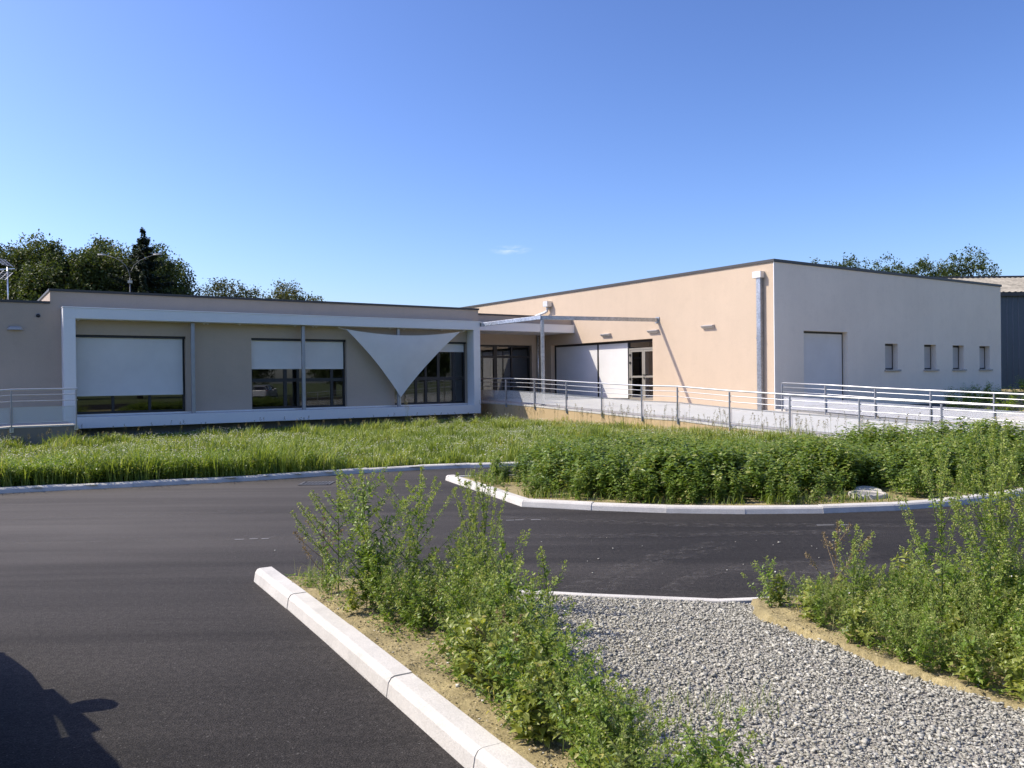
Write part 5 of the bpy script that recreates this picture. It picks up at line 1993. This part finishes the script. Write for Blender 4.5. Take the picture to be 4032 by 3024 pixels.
# low creeping growth and straw on the soil
n = 52000
X = rng.uniform(-2.0, 4.0, n)
Y = rng.uniform(2.3, 6.9, n)
L_ = [(-1.95, 6.8), (-1.2, 6.8), (0.2, 6.35), (0.0, 5.9), (0.15, 5.0), (0.3, 4.2), (0.65, 3.3), (1.0, 2.5), (0.75, 2.5), (0.0, 3.75), (-0.9, 5.3)]
R_ = [(1.80, 6.0), (2.3, 6.04), (4, 6.5), (4, 3.0), (2.85, 3.3), (2.40, 4.15), (2.10, 4.72), (1.97, 5.1)]
ok = (inside(L_, X, Y) | inside(R_, X, Y)) & (vnoise(X, Y, 0.22, 61) + 0.25 * vnoise(X, Y, 0.07, 62) > 0.46)
X, Y = X[ok], Y[ok]
n = len(X)
lf = Soup()
a = rng.uniform(0, 6.28, n)
D = np.stack([np.cos(a), np.sin(a), rng.uniform(0.0, 0.9, n)], 1)
lf.instance(*LEAF_CHEAP, np.stack([X, Y, strip_z(X, Y) + rng.uniform(0, 0.05, n)], 1), D, np.array([0, 0, 1.0]) + rng.normal(0, 0.35, (n, 3)), rng.uniform(0.012, 0.034, n), np.clip(rng.normal(0.4, 0.22, n), 0, 1))
o = place(lf.mesh('creeping_weeds'), 'creeping_weeds', M['weed'])
props(o, 'low creeping green growth on the dry soil around the foreground weeds', 'ground cover', kind='stuff')
n = 5200
X = rng.uniform(-1.9, 3.6, n)
Y = rng.uniform(2.3, 6.8, n)
ok = (inside(L_, X, Y) | inside(R_, X, Y)) & (vnoise(X, Y, 0.5, 66) > 0.40)
X, Y = X[ok], Y[ok]
n = len(X)
g = Soup()
V, t_, q_, A = blades(X, Y, strip_z(X, Y), rng.uniform(0.05, 0.24, n), np.full(n, 0.0038), rng, 0.7, var=np.clip(rng.normal(0.75, 0.22, n), 0, 1))
g.add(V, t_, q_, A)
o = place(g.mesh('strip_grass'), 'strip_grass', M['blade'])
props(o, 'thin green and straw-coloured grass among the foreground weeds', 'grass', kind='stuff')
# fine seedlings on the gravel
n = 900
X = rng.uniform(0.0, 1.3, n)
Y = rng.uniform(3.0, 4.2, n)
ok = inside(GRAVEL, X, Y) & (vnoise(X, Y, 0.3, 68) > 0.6)
X, Y = X[ok], Y[ok]
g = Soup()
V, t_, q_, A = blades(X, Y, gravel_z(X, Y), rng.uniform(0.04, 0.15, len(X)), np.full(len(X), 0.003), rng, 0.6)
g.add(V, t_, q_, A)
o = place(g.mesh('gravel_seedlings'), 'gravel_seedlings', M['blade'])
props(o, 'fine seedling blades coming up through the near gravel', 'grass', kind='stuff')

# ------------------------------------------------------------------ trees
def tree_meshes(seed, H, W, trunk_h, n_leaf, leaf=0.20, lobes=26, top=1.0, droop=0.0):
    """broadleaf tree: trunk with limbs; leaf clumps spread over uneven lobes with gaps"""
    rg = np.random.default_rng(seed)
    wood = Soup()
    tube_np(wood, np.array([(0, 0, 0), (0.05, 0.03, trunk_h * .6), (0.0, 0.1, trunk_h * 1.2), (0.1, 0, H * .75)]), np.array([0.22, 0.18, 0.14, 0.04]) * H / 9, np.zeros(24), 6)
    cen = []
    for k in range(lobes):
        a = k * 2.4 + rg.normal(0, 0.3)
        f = (k + 0.5) / lobes
        z = trunk_h * 0.75 + (H - trunk_h * 0.75) * (0.10 + 0.84 * f)
        prof = math.sin(math.pi * min(0.93, 0.16 + 0.80 * f)) ** 0.8
        r_ = W * 0.5 * prof * rg.uniform(0.45, 0.95)
        c = np.array([math.cos(a) * r_, math.sin(a) * r_, z + rg.normal(0, 0.03) * H])
        cen.append((c, W * rg.uniform(0.13, 0.22) * (0.7 + 0.5 * prof)))
        b = np.array([0, 0, trunk_h + (z - trunk_h) * 0.55])
        tube_np(wood, np.array([b, (b + c) / 2 + np.array([0, 0, -0.1]), c]), np.array([0.06, 0.035, 0.012]) * H / 9, np.zeros(15), 5)
    # upright shoots give a ragged top
    for k in range(int(9 * top)):
        a = rg.uniform(0, 6.28)
        r_ = W * 0.42 * rg.uniform(0, 1) ** 0.7
        c = np.array([math.cos(a) * r_, math.sin(a) * r_, H * rg.uniform(0.86, 1.03) - r_ * 0.35])
        cen.append((c, W * rg.uniform(0.045, 0.08)))
    lf = Soup()
    wts = np.array([s ** 2 for _, s in cen])
    wts /= wts.sum()
    for (c, s), w in zip(cen, wts):
        m = max(30, int(n_leaf * w))
        nc = max(6, m // 16)
        d = unit(rg.normal(0, 1, (nc, 3)))
        tw = c + d * (s * rg.uniform(0.35, 1.12, nc) ** 0.7)[:, None] * np.array([1, 1, 0.85])
        k = rg.integers(0, nc, m)
        O = tw[k] + rg.normal(0, 0.11 * W / 6 + 0.05, (m, 3))
        D = unit(rg.normal(0, 1, (m, 3)) + d[k] * 0.6)
        N = unit(np.array([0, 0, 0.8]) + rg.normal(0, 0.6, (m, 3)))
        base = rg.normal(0.42, 0.10)
        lf.instance(*LEAF_CHEAP, O, D, N, leaf * rg.uniform(0.6, 1.3, m), np.clip(base + rg.normal(0, 0.20, m), 0, 0.98) + (rg.uniform(0, 1, m) > 0.985) * 0.4)
    return wood.mesh('tree_wood', True), lf.mesh('tree_crown')


def conifer_meshes(seed, H, W, n_whorl=27):
    rg = np.random.default_rng(seed)
    wood, lf = Soup(), Soup()
    tube_np(wood, np.array([(0, 0, 0), (0, 0, H * .5), (0.05, 0, H)]), np.array([0.2, 0.12, 0.015]), np.zeros(18), 6)
    for k in range(n_whorl):
        f = k / (n_whorl - 1)
        z = H * (0.10 + 0.90 * f)
        L = W * 0.5 * (1 - f) ** 0.85 + 0.05
        for b in range(6):
            a = b * 1.047 + k * 0.6 + rg.normal(0, 0.2)
            l = L * rg.uniform(0.5, 1.25)
            z = H * (0.10 + 0.90 * f) + rg.normal(0, 0.13)
            t = np.linspace(0, 1, 5)
            P = np.stack([math.cos(a) * l * t, math.sin(a) * l * t, z - 0.20 * l * t + 0.30 * l * t ** 2.5], 1)
            tube_np(wood, P, np.linspace(0.03, 0.008, 5) * (1.2 - f), np.zeros(20), 4)
            m = int(26 + 95 * l)
            tt = rg.uniform(0.12, 1.0, m)
            O = np.stack([math.cos(a) * l * tt, math.sin(a) * l * tt, z - 0.20 * l * tt + 0.30 * l * tt ** 2.5 + rg.normal(0, 0.09, m)], 1)
            sd = rg.choice([-1, 1], m)
            D = np.stack([-math.sin(a) * sd * 0.8 + math.cos(a) * 0.7, math.cos(a) * sd * 0.8 + math.sin(a) * 0.7, rg.normal(-0.15, 0.25, m)], 1)
            lf.instance(*LEAF_CHEAP, O, D, np.array([0, 0, 1.0]) + rg.normal(0, 0.3, (m, 3)), rg.uniform(0.20, 0.42, m) * (0.6 + 0.5 * (1 - f)), rg.uniform(0, 1, m))
    return wood.mesh('conifer_wood', True), lf.mesh('conifer_needles')


def put_tree(name, meshes, mat, label, xy, s=1.0, rz=0.0, group=None, sz_=None):
    o = link(bpy.data.objects.new(name, None))
    o.location = (xy[0], xy[1], -0.12)
    o.rotation_euler = (0, 0, rz)
    o.scale = (s, s, s if sz_ is None else sz_)
    props(o, label, 'tree', group)
    place(meshes[0], 'trunk', M['bark'], o)
    place(meshes[1], 'crown', mat, o)
    return o


GL = 'trees behind the low wing'
TM = [tree_meshes(700 + k, 11.6, 7.4, 1.4, 40000, 0.205, 34) for k in range(3)]
put_tree('broadleaf_tree', TM[0], M['tree'], 'dense dark green tree behind the TV aerial at the left edge', (-37.0, 58), 0.99, 0.3, GL)
put_tree('broadleaf_tree', TM[1], M['tree'], 'tallest rounded dark tree behind the low wing, right of the aerial', (-32.9, 57), 1.0, 1.9, GL)
put_tree('broadleaf_tree', TM[2], M['tree'], 'dark tree midway between the aerial and the conifer', (-29.3, 58), 1.00, 4.0, GL)
put_tree('broadleaf_tree', TM[0], M['tree'], 'dark tree just left of the pointed conifer, behind the street lamp', (-26.4, 59), 0.97, 3.6, GL)
put_tree('broadleaf_tree', TM[1], M['tree'], 'dark tree filling the row behind the aerial', (-40.5, 60), 1.02, 5.0, GL)
put_tree('broadleaf_tree', TM[2], M['tree'], 'dark tree seen through the gap right of the aerial', (-35.2, 62), 0.98, 2.2, GL)
put_tree('broadleaf_tree', TM[0], M['tree'], 'dark tree farther back, left of the street lamp', (-31.0, 63), 1.02, 1.2, GL)
put_tree('broadleaf_tree', TM[1], M['tree'], 'dark tree farther back, directly behind the street lamp', (-27.8, 63), 0.98, 0.2, GL)
put_tree('broadleaf_tree', TM[2], M['tree'], 'dark tree between the tallest rounded tree and the conifer, slightly lower', (-30.9, 56), 0.95, 5.1, GL)
put_tree('broadleaf_tree', TM[0], M['tree'], 'dark lower tree directly behind the aerial mast', (-35.0, 57), 0.95, 2.9, GL)
put_tree('broadleaf_tree', TM[1], M['tree'], 'dark lower tree filling the space left of the conifer trunk', (-27.6, 57), 0.93, 2.6, GL)
put_tree('conifer_tree', conifer_meshes(720, 12.1, 9.0), M['needle'], 'pointed dark conifer standing above the left tree row', (-24.9, 55.5), 1.0, 0.4)
TB = [tree_meshes(730 + k, 9.6, 7.0, 1.2, 21000, 0.18, 26, 1.3) for k in range(2)]
put_tree('bushy_tree', TB[0], M['tree2'], 'low olive-green bushy tree right of the conifer', (-25.3, 63), 0.98, 0.2, 'bushy trees over the wing roof')
put_tree('bushy_tree', TB[1], M['tree2'], 'greyish bushy tree rising over the wing roof', (-22.2, 64), 1.0, 2.2, 'bushy trees over the wing roof')
put_tree('bushy_tree', TB[0], M['tree2'], 'loose pale tree with twiggy crown over the middle of the wing roof', (-18.0, 66), 1.03, 3.9, 'bushy trees over the wing roof')
TR = [tree_meshes(740 + k, 11.4, 5.8, 2.2, 15000, 0.19, 24, 1.6) for k in range(2)]
put_tree('slim_tree', TR[0], M['tree'], 'first sparse treetop peeking over the hall roof', (28.9, 71), 1.07, 0.5, 'treetops behind the hall')
put_tree('slim_tree', TR[1], M['tree'], 'ragged treetop over the right half of the hall roof', (33.4, 72), 1.04, 1.5, 'treetops behind the hall')
put_tree('slim_tree', TR[0], M['tree'], 'bushy treetop in the middle of the group behind the hall', (36.6, 72), 1.07, 3.1, 'treetops behind the hall')
put_tree('slim_tree', TR[1], M['tree'], 'tallest treetop behind the hall, nearest the metal shed', (40.0, 72), 1.10, 4.4, 'treetops behind the hall')
# trees on the far side of the car park, behind the viewer (they show in the glazing)
for k, (x, y) in enumerate([(58, -14), (52, -24), (64, -4), (46, -34), (70, 6), (36, -40), (26, -46), (14, -48), (0, -50), (76, 18)]):
    put_tree('broadleaf_tree', TM[k % 3], M['tree'], 'dark tree across the car park, mirrored in the dark glazing', (x, y), 1.05 + 0.07 * (k % 4), k * 1.1, 'trees across the car park')

# ------------------------------------------------------------------ shed, planting and bank at the far right
t = thing('metal_shed', 'dark blue-grey corrugated shed with weathered roof behind the hall', 'shed', (37, 48, 0), 'W')
m = MB()
x0, x1 = 22.0, 58.0
prof = []
x = x0
while x < x1:
    prof += [(x, 48.0), (x + 0.24, 48.0), (x + 0.27, 47.95), (x + 0.31, 47.95)]
    x += 0.34
n = len(prof)
m.add([(a, b, -0.1) for a, b in prof] + [(a, b, 6.25) for a, b in prof], [(i, i + 1, n + i + 1, n + i) for i in range(n - 1)])
m.build('cladding', M['cladding'], t, 'W')
m = MB()
m.box(x0 - 0.2, x1, 47.80, 48.02, 6.25, 6.48)
m.build('gutter', M['coping'], t, 'W')
m = MB()
for k in range(int((x1 - x0) / 0.35)):
    a = x0 + k * 0.35
    m.add([(a, 47.9, 6.47), (a + 0.175, 47.9, 6.53), (a + 0.35, 47.9, 6.47), (a, 54.0, 8.02), (a + 0.175, 54.0, 8.08), (a + 0.35, 54.0, 8.02)], [(0, 1, 4, 3), (1, 2, 5, 4)])
m.build('roof', M['fibro'], t, 'W')
m = MB()
m.box(x0 - 0.2, x1, 53.9, 54.2, 8.0, 8.16)
m.build('ridge', M['coping'], t, 'W')
m = MB()
m.box(x0, x1, 54.2, 60, -0.1, 7.9)
m.build('rear_bay', M['cladding'], t, 'W')


def bank_z(X, Y):
    p = X * CT + Y * ST
    q = -X * ST + Y * CT
    return 0.05 + 0.75 * np.clip((p - 30.0) / 9.0, 0, 1) ** 1.3 + 0.06 * vnoise(X, Y, 1.2, 81) - 0.25 * np.clip((8.5 - q) / 6, 0, 1)


terrain('bank', [B(23.25, 18.0), B(23.25, 3.0), B(48, 3.0), B(48, 24), B(39.1, 24), B(39.05, 18.0)], bank_z, 0.35, M['soil'])
rng = np.random.default_rng(91)
n = 900
p_ = rng.uniform(29.5, 46, n)
q_ = rng.uniform(6, 18.0, n)
x = p_ * CT - q_ * ST
y = p_ * ST + q_ * CT
ok = (vnoise(x, y, 1.8, 83) > 0.36) & ((q_ < 17.5) | (p_ > 34)) & (rng.uniform(0, 1, n) < np.clip((p_ - 29) / 6, 0.1, 1))
x, y = x[ok], y[ok]
n = len(x)
vb = [nettle_variant(350 + k, 0.8, LEAF_CHEAP) for k in range(4)]
sp_ = scatter_join(vb, x, y, bank_z(x, y), rng.uniform(0.5, 1.1, n), rng.uniform(0, 6.28, n), rng.integers(0, 4, n), rng, 0.3)
o = place(sp_.mesh('bank_weeds'), 'bank_weeds', M['weed'])
props(o, 'straggling weeds on the earth bank below the shaded hall wall', 'weeds', kind='stuff')

# ------------------------------------------------------------------ street lamp and TV aerial behind the low roofs
t = thing('street_lamp', 'slender two-armed street lamp behind the wing roof, in front of the trees', 'street lamp', (-23.26, 50, -0.1), 'W')
m = MB()
m.tube([(-23.26, 50, -0.1), (-23.26, 50, 4), (-23.26, 50, 8.2)], [0.07, 0.045, 0.032], 10)
m.build('pole', M['base'], t, 'W', smooth=True)
for pts_ in ([(-23.26, 50, 8.15), (-23.32, 50, 8.57), (-23.52, 50, 8.95), (-23.78, 50, 9.20), (-24.2, 50, 9.42), (-24.75, 50, 9.60)],
             [(-23.26, 50, 8.15), (-23.20, 50, 8.57), (-22.98, 50, 8.97), (-22.62, 50, 9.24), (-22.2, 50, 9.42), (-21.75, 50, 9.58)]):
    m = MB()
    m.tube(pts_, 0.019, 8)
    m.build('arm', M['base'], t, 'W', smooth=True)
    e = Vector(pts_[-1])
    d = 1 if e.x > -23 else -1
    m = MB()
    m.loft([[(e.x + d * u, 50 + sx * w, e.z + 0.05 * u + zz) for sx, zz in ((-1, -0.03), (1, -0.03), (0.8, 0.05), (-0.8, 0.05))] for u, w in ((-0.05, 0.05), (0.12, 0.12), (0.34, 0.11), (0.45, 0.04))])
    m.build('lantern', M['lamp'], t, 'W')
m = MB()
m.box(-23.36, -23.16, 49.9, 50.1, 7.86, 8.02)
m.build('box', M['lamp'], t, 'W')

t = thing('tv_aerial', 'TV aerial on a thin mast above the low wing roof at far left', 'aerial', (-17.2, 28.0, 3.85), 'W')
m = MB()
m.tube([(-17.2, 28, 3.85), (-17.21, 28, 5.75)], 0.022, 8)
m.build('mast', M['galvl'], t, 'W', smooth=True)
m = MB()
m.beam((-17.9, 27.9, 5.63), (-17.0, 28.05, 5.70), 0.035, 0.035)
m.build('boom', M['galvl'], t, 'W')
for sgn in (1, -1):
    m = MB()
    for k in range(5):
        f = k / 4
        x_ = -17.42 + 0.0 * f
        m.tube([(-17.48 + 0.25 * f, 27.72, 5.68 + sgn * (0.34 - 0.22 * f)), (-17.44 + 0.25 * f, 28.28, 5.70 + sgn * (0.34 - 0.22 * f))], 0.007, 5)
    for yy in (27.74, 28.0, 28.26):
        m.tube([(-17.46, yy, 5.69 + sgn * 0.35), (-17.18, yy, 5.69 + sgn * 0.10)], 0.011, 5)
    m.build('reflector', M['zinc'], t, 'W')
for k in range(5):
    m = MB()
    x_ = -17.5 - 0.09 * k
    m.tube([(x_, 27.75 + 0.02 * k, 5.655), (x_, 28.2 - 0.02 * k, 5.66)], 0.008, 5)
    m.build('element', M['zinc'], t, 'W')

# ------------------------------------------------------------------ parked cars (one beside the viewer, one across the car park)
M['paint_dark'] = surf('dark_car_paint', (0.05, 0.055, 0.065), 0.25, 0.03, 2, 30, 0.02, metal=0.4)
M['paint_silver'] = surf('silver_car_paint', (0.55, 0.56, 0.57), 0.3, 0.03, 2, 30, 0.02, metal=0.6)
M['rubber'] = surf('tyre_rubber', (0.018, 0.018, 0.018), 0.8, 0.1, 3, 40, 0.1)
M['car_glass'] = glass_mat('car_glass', (0.6, 0.64, 0.62), 1.5)
M['red_lens'] = surf('red_lens', (0.35, 0.02, 0.02), 0.2, 0.05, 3, 30, 0.02)
M['clear_lens'] = surf('clear_lens', (0.6, 0.6, 0.6), 0.15, 0.05, 3, 30, 0.02, metal=0.4)


def make_car(label, paint, pc, qc, rot):
    t = thing('parked_car', label, 'car', (pc, qc, 0), 'B', None, rot)
    mat = root_matrix(t)
    loc = MB_FRAME.inverted() @ mat

    def W_(v):
        return tuple(loc @ Vector(v))

    class CB(MB):
        def add(s, vs, fs, uv=None):
            return super().add([W_(v) for v in vs], fs, uv)
    m = CB()
    rings = []
    for y, w, zl, zb in ((1.78, .58, .42, .62), (1.70, .74, .30, .74), (1.48, .83, .24, .84), (1.1, .87, .22, .91), (.75, .88, .22, .95), (-.5, .89, .22, .96), (-1.4, .88, .22, .97), (-1.9, .84, .26, .98), (-2.08, .74, .36, .93)):
        rings.append([(-.85 * w, y, zl), (.85 * w, y, zl), (w, y, zl + .12), (w, y, zb - .12), (.9 * w, y, zb), (-.9 * w, y, zb), (-w, y, zb - .12), (-w, y, zl + .12)])
    m.loft(rings)
    body = m.build('body', paint, t, smooth=False, bevel=0.03, segs=2)
    m = CB()
    rings = []
    for y, w, z in ((.30, .62, 1.41), (-.1, .65, 1.465), (-.6, .66, 1.48), (-1.2, .64, 1.465), (-1.6, .60, 1.41), (-1.78, .56, 1.36)):
        rings.append([(-w, y, z - .05), (-w * .9, y, z), (w * .9, y, z), (w, y, z - .05), (w * .85, y, z - .06), (-w * .85, y, z - .06)])
    m.loft(rings)
    m.build('roof', paint, t, bevel=0.01)
    for sx in (-1, 1):
        for a, b in (((.80, .80, .92), (.61, .30, 1.375)), ((.84, -.28, .95), (.61, -.34, 1.43)), ((.82, -1.22, .95), (.60, -1.18, 1.42)), ((.76, -1.98, .95), (.55, -1.74, 1.34))):
            m = CB()
            m.beam((a[0] * sx, a[1], a[2]), (b[0] * sx, b[1], b[2]), 0.06, 0.075)
            m.build('pillar', paint, t)
        for a, b, c, d in (((.80, .75, .94), (.845, -.25, .96), (.63, -.30, 1.41), (.62, .28, 1.375)), ((.845, -.31, .96), (.825, -1.2, .96), (.60, -1.16, 1.40), (.615, -.37, 1.41)), ((.825, -1.26, .96), (.77, -1.94, .96), (.555, -1.72, 1.34), (.60, -1.22, 1.40))):
            m = CB()
            m.quad(*[(v[0] * sx, v[1], v[2]) for v in (a, b, c, d)])
            m.build('side_window', M['car_glass'], t)
        m = CB()
        rings = []
        for u, s_ in ((.78, .6), (.85, .75), (.90, 1.0), (.945, 1.05), (.975, .95), (.99, .5)):
            rings.append([(u * sx, 0.46 + .09 * s_ * math.cos(k * math.pi / 4), 1.03 + .10 * s_ * math.sin(k * math.pi / 4)) for k in range(8)])
        m.loft(rings)
        m.build('mirror', paint, t, smooth=True)
        for y in (1.08, -1.28):
            m = CB()
            prof = ((.66, .20), (.66, .29), (.69, .315), (.85, .315), (.885, .29), (.885, .20))
            m.loft([[(u * sx, y + r_ * math.cos(k * math.pi / 12), .315 + r_ * math.sin(k * math.pi / 12)) for k in range(24)] for u, r_ in prof], caps=False)
            wh = m.build('wheel', M['rubber'], t, smooth=True)
            m = CB()
            m.loft([[(u * sx, y + r_ * math.cos(k * math.pi / 12), .315 + r_ * math.sin(k * math.pi / 12)) for k in range(24)] for u, r_ in ((.80, .205), (.875, .20), (.87, .17), (.85, .05))])
            m.build('rim', M['clear_lens'], wh, smooth=False)
        m = CB()
        m.loft([[(sx * .50, 1.73, .60), (sx * .50, 1.73, .70), (sx * .50, 1.62, .72), (sx * .50, 1.62, .58)], [(sx * .78, 1.60, .64), (sx * .78, 1.60, .76), (sx * .78, 1.4, .78), (sx * .78, 1.4, .64)]])
        m.build('headlight', M['clear_lens'], t)
        m = CB()
        m.loft([[(sx * .62, -2.06, .66), (sx * .62, -2.06, .92), (sx * .62, -1.9, .94), (sx * .62, -1.9, .66)], [(sx * .80, -1.99, .68), (sx * .80, -1.97, .96), (sx * .82, -1.8, .96), (sx * .82, -1.8, .68)]])
        m.build('tail_light', M['red_lens'], t)
    m = CB()
    m.quad((-.76, .84, .93), (.76, .84, .93), (.58, .32, 1.38), (-.58, .32, 1.38))
    m.build('windscreen', M['car_glass'], t)
    m = CB()
    m.quad((-.74, -2.02, .96), (.74, -2.02, .96), (.53, -1.77, 1.33), (-.53, -1.77, 1.33))
    m.build('rear_window', M['car_glass'], t)
    for sx, y in ((-.38, -.15), (.38, -.15)):
        m = CB()
        m.loft([[(sx - .22, y, .95), (sx + .22, y, .95), (sx + .22, y - .12, .95), (sx - .22, y - .12, .95)], [(sx - .2, y - .14, 1.28), (sx + .2, y - .14, 1.28), (sx + .2, y - .22, 1.28), (sx - .2, y - .22, 1.28)]])
        m.build('seat', M['black'], t)
    m = CB()
    m.loft([[(-.58, -1.15, .95), (.58, -1.15, .95), (.58, -1.28, .95), (-.58, -1.28, .95)], [(-.52, -1.3, 1.28), (.52, -1.3, 1.28), (.52, -1.38, 1.28), (-.52, -1.38, 1.28)]])
    m.build('rear_seat', M['black'], t)
    return t


make_car('dark car just out of frame whose shadow falls on the asphalt at lower left', M['paint_dark'], -1.09, 4.97, 0.0)
make_car('silver car across the car park, mirrored in the half-blind window', M['paint_silver'], 25.4, -25.9, math.pi + 0.6)
